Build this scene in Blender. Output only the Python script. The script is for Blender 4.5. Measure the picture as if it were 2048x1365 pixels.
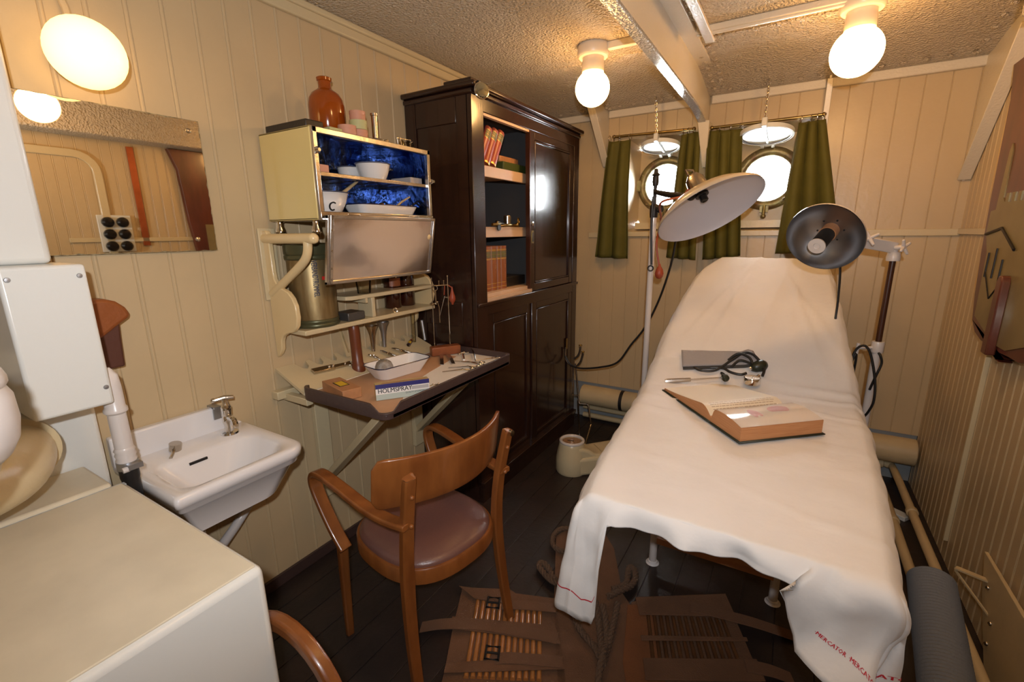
import bpy, bmesh, math, random
from math import pi, sin, cos, radians, sqrt, exp
from mathutils import Vector, Matrix, noise
V = Vector
random.seed(7)
for o in list(bpy.data.objects): bpy.data.objects.remove(o)
C = bpy.context.scene.collection
scn = bpy.context.scene

# ---------------------------------------------------------------- camera, world, light, exposure
YAW, PITCH, ROLL, FPX = -0.54386, 0.23061, -0.01103, 917.4
_cy, _sy, _cp, _sp, _cr, _sr = cos(YAW), sin(YAW), cos(PITCH), sin(PITCH), cos(ROLL), sin(ROLL)
FWD = V((_sy*_cp, _cy*_cp, -_sp)); _r0 = V((_cy, -_sy, 0)); _u0 = _r0.cross(FWD)
RGT = _cr*_r0 + _sr*_u0; UPV = -_sr*_r0 + _cr*_u0
EYE = V((0, 0, 1.5))
cam = bpy.data.cameras.new('camera'); camo = bpy.data.objects.new('camera', cam); C.objects.link(camo)
cam.sensor_width = 36; cam.lens = FPX/2048*36; cam.clip_start = 0.02
_m = Matrix((RGT, UPV, -FWD)).transposed().to_4x4(); _m.translation = EYE
camo.matrix_world = _m
scn.camera = camo
scn.view_settings.view_transform = 'Standard'; scn.view_settings.look = 'None'
scn.view_settings.gamma = 1; scn.view_settings.use_curve_mapping = False
scn.view_settings.exposure = -0.16

w = bpy.data.worlds.new('overcast'); scn.world = w; w.use_nodes = True
bg = w.node_tree.nodes['Background']; bg.inputs[0].default_value = (0.93, 0.97, 1.0, 1); bg.inputs[1].default_value = 60.0

# the photographer's flash gun: sits above and a little behind the lens
fl = bpy.data.lights.new('flash', 'SPOT'); flo = bpy.data.objects.new('flash', fl); C.objects.link(flo)
fl.energy = 91; fl.color = (0.96, 0.97, 1.0); fl.spot_size = radians(176); fl.spot_blend = 0.75; fl.shadow_soft_size = 0.018
_fd = (FWD + 0.62*UPV - 0.08*RGT).normalized()
_fm = Matrix((_fd.cross(UPV).normalized(), _fd.cross(UPV).normalized().cross(_fd), -_fd)).transposed().to_4x4()
_fm.translation = EYE + 0.115*UPV - 0.13*FWD
flo.matrix_world = _fm
GLOBE = 39.0      # emission of the opal lamp globes

def at(px, py, axis, val):
    """where the sight line through a photo pixel meets the plane x/y/z = val"""
    d = (px-1024)*RGT - (py-682.5)*UPV + FPX*FWD
    return EYE + d*((val-EYE[axis])/d[axis])

# ---------------------------------------------------------------- materials
def lin(c):
    return tuple(((x/255)/12.92 if x <= 10.3 else (((x/255)+0.055)/1.055)**2.4) for x in c)
def mat(name, col, rough=0.5, metal=0.0, bump=0.0, bscale=60, var=0.0, vscale=6, col2=None, spec=0.5, coat=0.0, emit=None, stretch=None, trans=0.0, sheen=0.0, alpha=1.0, detail=3.0, bdist=0.02):
    m = bpy.data.materials.new(name); m.use_nodes = True
    nt = m.node_tree; b = nt.nodes['Principled BSDF']
    b.inputs['Base Color'].default_value = (*col, 1); b.inputs['Roughness'].default_value = rough
    b.inputs['Metallic'].default_value = metal; b.inputs['Specular IOR Level'].default_value = spec
    b.inputs['Coat Weight'].default_value = coat; b.inputs['Coat Roughness'].default_value = 0.08
    b.inputs['Transmission Weight'].default_value = trans
    b.inputs['Alpha'].default_value = alpha
    if sheen: b.inputs['Sheen Weight'].default_value = sheen
    if emit:
        b.inputs['Emission Color'].default_value = (*emit[0], 1); b.inputs['Emission Strength'].default_value = emit[1]
    tc = nt.nodes.new('ShaderNodeTexCoord'); src = tc.outputs['Object']
    if stretch:
        mp = nt.nodes.new('ShaderNodeMapping'); mp.inputs['Scale'].default_value = stretch
        nt.links.new(src, mp.inputs[0]); src = mp.outputs[0]
    if var or col2:
        n = nt.nodes.new('ShaderNodeTexNoise'); n.inputs['Scale'].default_value = vscale; n.inputs['Detail'].default_value = 5
        nt.links.new(src, n.inputs[0])
        mx = nt.nodes.new('ShaderNodeMix'); mx.data_type = 'RGBA'
        c2 = col2 if col2 else tuple(x*(1-var) for x in col)
        mx.inputs[6].default_value = (*col, 1); mx.inputs[7].default_value = (*c2, 1)
        rp = nt.nodes.new('ShaderNodeMapRange'); rp.inputs[1].default_value = 0.35; rp.inputs[2].default_value = 0.68
        nt.links.new(n.outputs[0], rp.inputs[0]); nt.links.new(rp.outputs[0], mx.inputs[0]); nt.links.new(mx.outputs[2], b.inputs['Base Color'])
    if bump:
        n = nt.nodes.new('ShaderNodeTexNoise'); n.inputs['Scale'].default_value = bscale; n.inputs['Detail'].default_value = detail
        nt.links.new(src, n.inputs[0])
        bp = nt.nodes.new('ShaderNodeBump'); bp.inputs['Strength'].default_value = bump; bp.inputs['Distance'].default_value = bdist
        nt.links.new(n.outputs[0], bp.inputs['Height']); nt.links.new(bp.outputs[0], b.inputs['Normal'])
    return m
M = {}
M['cream'] = mat('cream_paint', (0.56, 0.43, 0.255), 0.34, bump=0.05, bscale=35, var=0.06, vscale=3)
M['creamlo'] = mat('cream_gloss_trim', (0.60, 0.50, 0.31), 0.3, bump=0.06, bscale=60)
M['shelfpaint'] = mat('pale_yellow_gloss', (0.72, 0.555, 0.30), 0.28, coat=0.2, bump=0.04, bscale=60)
M['beige'] = mat('beige_pipe_paint', (0.58, 0.46, 0.27), 0.42, bump=0.05, bscale=40, var=0.1, vscale=8)
M['ceil'] = mat('cork_ceiling_paint', (0.76, 0.645, 0.48), 0.24, bump=1.0, bscale=85, detail=3, bdist=0.05)
M['ceilbeam'] = mat('beam_paint', (0.70, 0.63, 0.50), 0.3, bump=0.12, bscale=110, detail=2)
M['flange'] = mat('rough_gloss_flange', (0.62, 0.58, 0.50), 0.12, bump=1.0, bscale=95, coat=0.9, bdist=0.05)
M['white'] = mat('white_enamel_paint', (0.69, 0.705, 0.68), 0.3, bump=0.03, bscale=20, coat=0.15)
M['boxtop'] = mat('lamp_tinted_top', (0.68, 0.62, 0.48), 0.38, bump=0.05, bscale=14, var=0.10, vscale=9)  # warm lamp light on the box top put into its colour
M['chipped'] = mat('chipped_grey_edge', (0.30, 0.34, 0.38), 0.5, col2=(0.62, 0.62, 0.58), vscale=40)
M['floor'] = mat('dark_deck_planks', (0.020, 0.0145, 0.0135), 0.42, bump=0.1, bscale=50, col2=(0.034, 0.021, 0.017), vscale=5, stretch=(1, 1, 1))
M['ceramic'] = mat('white_ceramic', (0.74, 0.73, 0.74), 0.12, coat=0.4)
M['enamel'] = mat('white_enamel', (0.78, 0.76, 0.74), 0.15, coat=0.4)
M['enamelrim'] = mat('dark_blue_enamel_rim', (0.01, 0.012, 0.05), 0.2)
M['creamen'] = mat('cream_enamel', (0.68, 0.54, 0.22), 0.22, coat=0.3)
M['mirror'] = mat('mirror_silver', (0.80, 0.76, 0.66), 0.015, 1.0)
M['mirredge'] = mat('mirror_worn_edge', (0.10, 0.075, 0.03), 0.5, col2=(0.45, 0.38, 0.22), vscale=60)
M['chrome'] = mat('chrome', (0.78, 0.77, 0.75), 0.09, 1.0)
M['nickel'] = mat('worn_nickel', (0.52, 0.47, 0.40), 0.24, 1.0, bump=0.05, bscale=80)
M['steel'] = mat('brushed_steel', (0.60, 0.57, 0.54), 0.25, 1.0, bump=0.12, bscale=10, detail=5)
M['doorsteel'] = mat('polished_steel_door', (0.74, 0.68, 0.65), 0.15, 1.0, bump=0.035, bscale=7, detail=4)
M['blueint'] = mat('polished_bluish_steel', (0.010, 0.022, 0.07), 0.14, 1.0, bump=0.45, bscale=14, col2=(0.15, 0.22, 0.40), vscale=9, detail=5)
M['iron'] = mat('blackened_iron', (0.03, 0.028, 0.028), 0.45, 0.6)
M['alu'] = mat('dull_aluminium', (0.42, 0.43, 0.45), 0.42, 1.0)
M['brass'] = mat('old_brass', (0.40, 0.28, 0.10), 0.32, 1.0, var=0.35, vscale=14)
M['bronze'] = mat('verdigris_bronze', (0.30, 0.27, 0.13), 0.4, 0.55, col2=(0.16, 0.09, 0.045), vscale=16, bump=0.15, bscale=60)
M['drum'] = mat('olive_brass_drum', (0.33, 0.25, 0.12), 0.42, 0.7, col2=(0.20, 0.13, 0.05), vscale=7, stretch=(6, 6, 1))
M['drumdark'] = mat('dark_olive_band', (0.10, 0.10, 0.05), 0.35, 0.5)
M['amber'] = mat('amber_glass', (0.32, 0.062, 0.003), 0.12, spec=0.6, coat=0.3, var=0.3, vscale=4)
M['brownglass'] = mat('dark_brown_glass', (0.035, 0.008, 0.004), 0.08, spec=0.6, coat=0.5)
M['mahog'] = mat('dark_mahogany', (0.020, 0.0085, 0.0060), 0.24, col2=(0.034, 0.013, 0.008), vscale=5, stretch=(6, 6, 0.6), coat=0.35, bump=0.03, bscale=30)
M['mahogred'] = mat('red_brown_edge', (0.055, 0.018, 0.009), 0.3, var=0.3)
M['cabint'] = mat('grey_cabinet_lining', (0.055, 0.055, 0.057), 0.6)
M['shelfed'] = mat('pale_wood_shelf', (0.62, 0.43, 0.28), 0.5, var=0.15, vscale=5)
M['bent'] = mat('orange_bentwood', (0.235, 0.078, 0.018), 0.30, col2=(0.16, 0.048, 0.011), vscale=4, stretch=(5, 5, 1.2), coat=0.25)
M['leather'] = mat('brown_leatherette', (0.135, 0.062, 0.050), 0.33, bump=0.06, bscale=140, spec=0.6)
M['brownleather'] = mat('tan_leather', (0.26, 0.075, 0.018), 0.4, bump=0.08, bscale=60)
M['darkleather'] = mat('dark_brown_leather', (0.085, 0.026, 0.014), 0.5, bump=0.06, bscale=60)
M['tray'] = mat('dark_brown_paint', (0.060, 0.036, 0.032), 0.38, bump=0.08, bscale=50)
M['trayfloor'] = mat('white_tray_lining', (0.72, 0.68, 0.62), 0.5)
M['cork'] = mat('brown_wrapping_paper', (0.50, 0.29, 0.16), 0.6, var=0.15)
M['woodlt'] = mat('light_brown_wood', (0.46, 0.22, 0.10), 0.42, var=0.2, stretch=(1, 8, 8))
M['woodred'] = mat('red_brown_wood', (0.29, 0.085, 0.028), 0.4, var=0.3, stretch=(6, 1, 6))
M['mallet'] = mat('turned_brown_wood', (0.16, 0.042, 0.014), 0.36, var=0.2, stretch=(8, 8, 1))
M['ply'] = mat('shield_mahogany', (0.12, 0.030, 0.016), 0.34, var=0.35, vscale=4, stretch=(4, 4, 1), coat=0.2)
M['shieldmetal'] = mat('dull_brass_relief', (0.36, 0.30, 0.15), 0.36, 0.6, var=0.2)
M['curtain'] = mat('olive_green_velvet', (0.095, 0.085, 0.007), 0.8, bump=0.05, bscale=200, var=0.15, vscale=10)
M['sheet'] = mat('white_cotton_sheet', (0.73, 0.715, 0.70), 0.7, bump=0.12, bscale=16, var=0.05, vscale=5, sheen=0.1, detail=4)
M['redthread'] = mat('red_embroidery', (0.50, 0.016, 0.03), 0.7)
M['towelpad'] = mat('table_padding', (0.3, 0.2, 0.12), 0.7)
M['pipewhite'] = mat('grey_white_lamp_paint', (0.62, 0.58, 0.56), 0.32, coat=0.2)
M['shadein'] = mat('lamp_enamel_inside', (0.55, 0.53, 0.57), 0.35, coat=0.15)
M['shadeout'] = mat('lamp_enamel_outside', (0.60, 0.50, 0.36), 0.3, coat=0.2)
M['silverin'] = mat('dull_silver_inside', (0.30, 0.30, 0.31), 0.33, 0.95)
M['rubber'] = mat('black_rubber', (0.012, 0.012, 0.012), 0.45)
M['greenrub'] = mat('dark_green_rubber', (0.018, 0.022, 0.012), 0.35)
M['cloth'] = mat('grey_cuff_cloth', (0.30, 0.285, 0.29), 0.85, bump=0.15, bscale=120)
M['clothdk'] = mat('dark_cuff_lining', (0.05, 0.045, 0.04), 0.85)
M['redrub'] = mat('red_rubber', (0.30, 0.052, 0.02), 0.45)
M['paper'] = mat('cream_paper', (0.74, 0.66, 0.52), 0.45)
M['glosspage'] = mat('glossy_plate_paper', (0.72, 0.66, 0.60), 0.10, spec=0.6, coat=0.6)
M['pageedge'] = mat('tanned_page_edges', (0.44, 0.19, 0.075), 0.6, col2=(0.54, 0.27, 0.12), vscale=12, stretch=(1, 1, 40))
M['green'] = mat('dark_green_cloth', (0.022, 0.028, 0.018), 0.5)
M['ink'] = mat('grey_brown_ink', (0.36, 0.27, 0.19), 0.6)
M['blushink'] = mat('pink_plate_ink', (0.46, 0.24, 0.22), 0.5)
M['redbook'] = mat('red_leather_binding', (0.33, 0.062, 0.030), 0.38)
M['redside'] = mat('dark_red_cloth', (0.045, 0.008, 0.012), 0.6)
M['tanbook'] = mat('tan_leather_binding', (0.27, 0.088, 0.026), 0.4)
M['gilt'] = mat('gilt', (0.60, 0.38, 0.10), 0.35, 0.6)
M['blacklab'] = mat('black_spine_label', (0.045, 0.040, 0.018), 0.45)
M['olive'] = mat('olive_label', (0.14, 0.13, 0.05), 0.45)
M['greenbook'] = mat('green_book_cloth', (0.045, 0.065, 0.012), 0.6)
M['greybox'] = mat('dark_grey_tin', (0.10, 0.095, 0.09), 0.35, 0.5)
M['blackcase'] = mat('black_leather_case', (0.018, 0.014, 0.011), 0.42, bump=0.05)
M['pinkcard'] = mat('pink_card', (0.55, 0.27, 0.18), 0.6)
M['greencard'] = mat('pale_green_card', (0.46, 0.45, 0.22), 0.6)
M['yellowlab'] = mat('yellow_label', (0.62, 0.40, 0.02), 0.5)
M['navy'] = mat('navy_card', (0.022, 0.018, 0.14), 0.4)
M['holmwhite'] = mat('white_card', (0.72, 0.69, 0.66), 0.45)
M['holmgreen'] = mat('grey_green_card', (0.40, 0.45, 0.40), 0.45)
M['holmyellow'] = mat('buff_card', (0.52, 0.42, 0.20), 0.5)
M['greycard'] = mat('grey_card', (0.40, 0.38, 0.38), 0.5)
M['canvas'] = mat('brown_canvas', (0.17, 0.083, 0.042), 0.9, bump=0.25, bscale=220, var=0.25, vscale=7)
M['canvasor'] = mat('orange_canvas', (0.22, 0.08, 0.026), 0.9, bump=0.25, bscale=220, var=0.2)
M['bamboo'] = mat('varnished_cane', (0.46, 0.19, 0.055), 0.25, var=0.3, vscale=20, coat=0.4)
M['shadecane'] = mat('shaded_cane', (0.13, 0.055, 0.022), 0.35, var=0.5, vscale=9, coat=0.2)  # darker copy of the cane, shade from the blocked flash in its colour
M['strap'] = mat('webbing_strap', (0.16, 0.080, 0.042), 0.9, bump=0.3, bscale=300)
M['rope'] = mat('old_rope', (0.125, 0.074, 0.045), 0.95, bump=0.5, bscale=160)
M['mat'] = mat('grey_ridged_mat', (0.17, 0.18, 0.195), 0.8, bump=0.2, bscale=150)
M['redpaint'] = mat('red_paint', (0.50, 0.02, 0.012), 0.5)
M['bluepaint'] = mat('dark_blue_lettering', (0.014, 0.016, 0.05), 0.5)
M['blackpaint'] = mat('black_lettering', (0.012, 0.012, 0.014), 0.5)
M['bakelite'] = mat('black_bakelite', (0.01, 0.009, 0.009), 0.25)
M['bone'] = mat('ivory_scale', (0.62, 0.48, 0.27), 0.4, var=0.2)
M['mesh'] = mat('wire_gauze', (0.40, 0.38, 0.36), 0.45, 0.8, bump=0.4, bscale=500)
M['copper'] = mat('copper_strip', (0.46, 0.13, 0.05), 0.4, 0.7, var=0.3, vscale=9)
M['dial'] = mat('yellowed_dial', (0.30, 0.15, 0.05), 0.25, coat=0.5, var=0.2)
M['hullgrey'] = mat('grey_hull_paint', (0.30, 0.32, 0.33), 0.5, var=0.15)
M['porcelain'] = mat('lamp_porcelain', (0.74, 0.66, 0.54), 0.3)
M['wallglobe'] = mat('opal_glass_lit_dim', (0.9, 0.85, 0.75), 0.3, emit=((1.0, 0.56, 0.17), GLOBE*0.085))
M['globe'] = mat('opal_glass_lit', (0.9, 0.85, 0.75), 0.3, emit=((1.0, 0.54, 0.19), GLOBE))
def glass(name, col=(1, 1, 1), gl=0.06, mixf=None):
    m = bpy.data.materials.new(name); m.use_nodes = True; nt = m.node_tree; nt.nodes.clear()
    o = nt.nodes.new('ShaderNodeOutputMaterial'); t = nt.nodes.new('ShaderNodeBsdfTransparent'); g = nt.nodes.new('ShaderNodeBsdfGlossy')
    t.inputs[0].default_value = (*col, 1); g.inputs['Roughness'].default_value = 0.02
    mx = nt.nodes.new('ShaderNodeMixShader'); fr = nt.nodes.new('ShaderNodeLayerWeight'); fr.inputs[0].default_value = gl*4
    nt.links.new(fr.outputs['Fresnel'], mx.inputs[0])
    nt.links.new(t.outputs[0], mx.inputs[1]); nt.links.new(g.outputs[0], mx.inputs[2]); nt.links.new(mx.outputs[0], o.inputs[0])
    return m
M['pane'] = glass('window_glass', (0.97, 0.99, 1.0), 0.05)
M['clear'] = glass('clear_glass', (0.93, 0.92, 0.88), 0.045)

# ---------------------------------------------------------------- mesh helpers
ORI = {}
def catmull(pts, n=8, closed=False):
    P = [V(p) for p in pts]; out = []; N = len(P)
    rng = range(N if closed else N-1)
    for i in rng:
        if closed: a, b, c, d = P[(i-1) % N], P[i], P[(i+1) % N], P[(i+2) % N]
        else: a, b, c, d = P[max(i-1, 0)], P[i], P[i+1], P[min(i+2, N-1)]
        for k in range(n):
            t = k/n; t2 = t*t; t3 = t2*t
            out.append(0.5*((2*b)+(-a+c)*t+(2*a-5*b+4*c-d)*t2+(-a+3*b-3*c+d)*t3))
    if not closed: out.append(P[-1])
    return out
def frame(d):
    d = V(d).normalized(); a = V((0, 0, 1)) if abs(d.z) < 0.9 else V((1, 0, 0))
    x = a.cross(d).normalized(); y = d.cross(x)
    return x, y, d
class MB:
    def __init__(s): s.bm = bmesh.new()
    def quad(s, *p):
        vs = [s.bm.verts.new(V(q)) for q in p]
        try: return s.bm.faces.new(vs)
        except ValueError: return None
    def box(s, c, size, ax=None):
        """box centred at c; ax = (ux, uy, uz) axes"""
        c = V(c); X, Y, Z = ax if ax else (V((1, 0, 0)), V((0, 1, 0)), V((0, 0, 1)))
        v = []
        for k in (-1, 1):
            for j in (-1, 1):
                for i in (-1, 1):
                    v.append(s.bm.verts.new(c + V(X)*i*size[0]/2 + V(Y)*j*size[1]/2 + V(Z)*k*size[2]/2))
        for f in ((0, 2, 3, 1), (4, 5, 7, 6), (0, 1, 5, 4), (2, 6, 7, 3), (0, 4, 6, 2), (1, 3, 7, 5)):
            s.bm.faces.new([v[i] for i in f])
        return s
    def bx(s, x0, x1, y0, y1, z0, z1): return s.box(((x0+x1)/2, (y0+y1)/2, (z0+z1)/2), (abs(x1-x0), abs(y1-y0), abs(z1-z0)))
    def bar(s, a, b, wd, th, up=(0, 0, 1)):
        a, b = V(a), V(b); d = (b-a); L = d.length; d.normalize(); u = V(up); x = u.cross(d)
        if x.length < 1e-4: x = V((1, 0, 0)).cross(d)
        x.normalize(); z = d.cross(x)
        return s.box((a+b)/2, (wd, L, th), (x, d, z))
    def ring(s, c, x, y, r, n, ry=None):
        ry = r if ry is None else ry
        return [s.bm.verts.new(c + x*r*cos(2*pi*i/n) + y*ry*sin(2*pi*i/n)) for i in range(n)]
    def loft(s, rings, closed=False, cap=True):
        n = len(rings[0]); R = rings + ([rings[0]] if closed else [])
        for a, b in zip(R[:-1], R[1:]):
            for i in range(n):
                j = (i+1) % n
                try: s.bm.faces.new((a[i], a[j], b[j], b[i]))
                except ValueError: pass
        if cap and not closed:
            try: s.bm.faces.new(list(reversed(rings[0]))); s.bm.faces.new(rings[-1])
            except ValueError: pass
        return s
    def cyl(s, a, b, r, r1=None, n=20, cap=True):
        a, b = V(a), V(b); x, y, d = frame(b-a); r1 = r if r1 is None else r1
        return s.loft([s.ring(a, x, y, max(r, 1e-5), n), s.ring(b, x, y, max(r1, 1e-5), n)], cap=cap)
    def tube(s, pts, r, n=10, closed=False, smooth=0, flat=None):
        P = catmull(pts, smooth, closed) if smooth else [V(p) for p in pts]
        N = len(P); rad = r if isinstance(r, (list, tuple)) else [r]*N
        if len(rad) != N:
            q = rad; rad = [q[min(int(i/(N-1)*(len(q)-1)), len(q)-2)]*(1-(i/(N-1)*(len(q)-1) - min(int(i/(N-1)*(len(q)-1)), len(q)-2))) + q[min(int(i/(N-1)*(len(q)-1)), len(q)-2)+1]*(i/(N-1)*(len(q)-1) - min(int(i/(N-1)*(len(q)-1)), len(q)-2)) for i in range(N)]
        rings = []; x = None
        for i in range(N):
            t = (P[(i+1) % N]-P[i-1]) if closed else (P[min(i+1, N-1)]-P[max(i-1, 0)])
            if t.length < 1e-9: t = V((0, 0, 1))
            t.normalize()
            if x is None:
                x, y, _ = frame(t)
                if flat is not None:
                    x = V(flat[2]); x = (x - t*x.dot(t)).normalized(); y = t.cross(x)
            else:
                if flat is not None: x = V(flat[2])
                x = (x - t*x.dot(t))
                if x.length < 1e-6: x, y, _ = frame(t)
                x.normalize(); y = t.cross(x)
            if flat is not None:     # rectangular section flat = (width along hint, thickness, hint)
                a, b = flat[0]/2*rad[i], flat[1]/2*rad[i]; c = min(a, b)*0.35
                rings.append([s.bm.verts.new(P[i]+x*u+y*v) for u, v in ((a-c, -b), (a, -b+c), (a, b-c), (a-c, b), (-a+c, b), (-a, b-c), (-a, -b+c), (-a+c, -b))])
            else: rings.append(s.ring(P[i], x, y, rad[i], n))
        return s.loft(rings, closed)
    def lathe(s, prof, o=(0, 0, 0), d=(0, 0, 1), n=32, cap=True, sx=1, xdir=None):
        x, y, d = frame(d); o = V(o)
        if xdir is not None:
            x = V(xdir); x = (x-d*x.dot(d)).normalized(); y = d.cross(x)
        return s.loft([s.ring(o + d*z, x, y, max(r, 1e-5)*sx, n, max(r, 1e-5)) for r, z in prof], cap=cap)
    def sph(s, c, r, n=20, m=12, sc=(1, 1, 1), d=(0, 0, 1)):
        x, y, d = frame(d); c = V(c)
        return s.loft([s.ring(c + d*(-cos(pi*k/m))*r*sc[2], x, y, max(r*sin(pi*k/m), 1e-5)*sc[0], n, max(r*sin(pi*k/m), 1e-5)*sc[1]) for k in range(m+1)])
    def prism(s, poly, o, u, v, th):
        """2-D outline extruded along th (vector)"""
        o, u, v, th = V(o), V(u), V(v), V(th)
        a = [s.bm.verts.new(o+u*p[0]+v*p[1]) for p in poly]; b = [s.bm.verts.new(o+u*p[0]+v*p[1]+th) for p in poly]
        s.bm.faces.new(list(reversed(a))); s.bm.faces.new(b); n = len(poly)
        for i in range(n): s.bm.faces.new((a[i], a[(i+1) % n], b[(i+1) % n], b[i]))
        return s
    def grid(s, fn, nu, nv, cu=False):
        g = [[s.bm.verts.new(V(fn(i/(nu if cu else nu-1), j/(nv-1)))) for j in range(nv)] for i in range(nu)]
        for i in range(nu if cu else nu-1):
            for j in range(nv-1):
                k = (i+1) % nu
                try: s.bm.faces.new((g[i][j], g[k][j], g[k][j+1], g[i][j+1]))
                except ValueError: pass
        return s
    def torus(s, c, d, R, r, n=24, m=8):
        x, y, d = frame(d); c = V(c)
        return s.tube([c+x*R*cos(2*pi*i/n)+y*R*sin(2*pi*i/n) for i in range(n)], r, m, closed=True)
    def build(s, name, m, parent=None, bev=0.0, smooth=True, solid=0.0, sub=0, ang=35, seg=2, kind=None, merge=False, offs=0):
        if merge: bmesh.ops.remove_doubles(s.bm, verts=s.bm.verts, dist=1e-5)
        bmesh.ops.recalc_face_normals(s.bm, faces=s.bm.faces)
        o0 = V((0, 0, 0))
        if parent is not None: o0 = ORI[parent]
        else:
            if len(s.bm.verts):
                lo = V((min(v.co[i] for v in s.bm.verts) for i in range(3))); hi = V((max(v.co[i] for v in s.bm.verts) for i in range(3)))
                o0 = V(((lo.x+hi.x)/2, (lo.y+hi.y)/2, lo.z))
        bmesh.ops.translate(s.bm, verts=s.bm.verts, vec=-o0)
        me = bpy.data.meshes.new(name); s.bm.to_mesh(me); s.bm.free()
        me.materials.append(M[m] if isinstance(m, str) else m)
        if smooth:
            for p in me.polygons: p.use_smooth = True
            me.set_sharp_from_angle(angle=radians(ang))
        ob = bpy.data.objects.new(name, me); C.objects.link(ob); ORI[ob] = o0
        if parent is not None: ob.parent = parent
        else: ob.location = o0
        if solid:
            q = ob.modifiers.new('solid', 'SOLIDIFY'); q.thickness = solid; q.offset = offs
        if bev:
            q = ob.modifiers.new('bevel', 'BEVEL'); q.width = bev; q.segments = seg; q.limit_method = 'ANGLE'; q.angle_limit = radians(40)
        if sub:
            q = ob.modifiers.new('sub', 'SUBSURF'); q.levels = sub; q.render_levels = sub
        if kind: ob['kind'] = kind
        return ob
def tag(o, label, cat, group=None, kind=None):
    o['label'] = label; o['category'] = cat
    if group: o['group'] = group
    if kind: o['kind'] = kind
    return o
def thing(name, label, cat, loc, group=None):
    o = bpy.data.objects.new(name, None); C.objects.link(o); o.location = V(loc); o.empty_display_size = 0.05
    ORI[o] = V(loc); return tag(o, label, cat, group)
def struct(mb, name, m, **k):
    o = mb.build(name, m, None, **k); o['kind'] = 'structure'; return o
def copy_tree(o, loc, parent=None, rot=None):
    c = o.copy(); C.objects.link(c)
    if parent is not None: c.parent = parent
    else:
        c.location = loc
        if rot is not None: c.rotation_euler = rot
    for ch in list(o.children): copy_tree(ch, None, c)
    return c
def text_mb(body, size, fn, align='CENTER', th=0.0, res=3, font_shear=0.0, mb=None):
    """lettering as mesh; fn(x, y) -> world point"""
    cu = bpy.data.curves.new('t', 'FONT'); cu.body = body; cu.size = size; cu.align_x = align; cu.resolution_u = res; cu.shear = font_shear
    ob = bpy.data.objects.new('t', cu); C.objects.link(ob)
    dg = bpy.context.evaluated_depsgraph_get(); me = ob.evaluated_get(dg).to_mesh()
    mb = mb or MB(); vs = [mb.bm.verts.new(V(fn(v.co.x, v.co.y))) for v in me.vertices]
    for p in me.polygons:
        try: mb.bm.faces.new([vs[i] for i in p.vertices])
        except ValueError: pass
    ob.evaluated_get(dg).to_mesh_clear(); bpy.data.objects.remove(ob); bpy.data.curves.remove(cu)
    return mb
def rrect(w, h, r, n=5):
    out = []
    for cx, cy, a0 in ((w/2-r, h/2-r, 0), (-w/2+r, h/2-r, 90), (-w/2+r, -h/2+r, 180), (w/2-r, -h/2+r, 270)):
        for k in range(n+1):
            a = radians(a0+90*k/n); out.append((cx+r*cos(a), cy+r*sin(a)))
    return out
XV, YV, ZV = V((1, 0, 0)), V((0, 1, 0)), V((0, 0, 1))
# ================================================================ THE ROOM
XL, XR, YB, YF, ZC = -1.78, 0.755, 3.40, -1.0, 2.40
def planks(mb, o, u, v, n, length, height, pitch, phase=0.0, gw=0.006, gd=0.005, bead=False):
    """vertical boards: profile along u, extruded along v, face normal n"""
    o, u, v, n = V(o), V(u), V(v), V(n); prof = [(0, 0)]; x = phase
    while x < length-gw:
        if x > gw:
            if bead: prof += [(x-gw, 0), (x-gw*0.6, -gd), (x-gw*0.3, 0), (x, gd*0.25), (x+gw*0.3, 0), (x+gw*0.6, -gd), (x+gw, 0)]
            elif bead is None: prof += [(x-gw*0.6, 0), (x-gw*0.45, -gd*0.5), (x-gw*0.3, 0), (x-gw*0.1, gd*0.45), (x+gw*0.15, gd*0.5), (x+gw*0.4, gd*0.3), (x+gw*0.5, -gd*0.5), (x+gw*0.65, 0)]
            else: prof += [(x-gw/2, 0), (x-gw/6, -gd), (x+gw/6, -gd), (x+gw/2, 0)]
        x += pitch
    prof.append((length, 0))
    a = [mb.bm.verts.new(o+u*p+n*q) for p, q in prof]; b = [mb.bm.verts.new(o+u*p+n*q+v*height) for p, q in prof]
    for i in range(len(prof)-1): mb.bm.faces.new((a[i], a[i+1], b[i+1], b[i]))
def wall_slab(mb, x0, x1, y0, y1, z0, z1): mb.bx(x0, x1, y0, y1, z0, z1)

mb = MB(); planks(mb, (XL, YF, 0), YV, ZV, XV, YB-YF, ZC, 0.0985, phase=(0.743-YF) % 0.0985, gw=0.012, gd=0.005, bead=None)
mb.bx(XL-0.1, XL-0.02, YF-0.1, YB+0.3, -0.05, ZC+0.1)
struct(mb, 'wall_left', 'cream', smooth=False)
mb = MB(); planks(mb, (XR, YF, 0), YV, ZV, -XV, YB-YF, ZC, 0.066, phase=0.03, gw=0.007, gd=0.003, bead=True)
mb.bx(XR+0.02, XR+0.1, YF-0.1, YB+0.3, -0.05, ZC+0.1)
struct(mb, 'wall_right', 'cream', smooth=False)
mb = MB(); mb.bx(XL-0.1, XR+0.1, YF-0.1, YF, -0.05, ZC+0.1); planks(mb, (XL, YF+0.004, 0), XV, ZV, YV, XR-XL, ZC, 0.1)
struct(mb, 'wall_front', 'cream', smooth=False)
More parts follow.
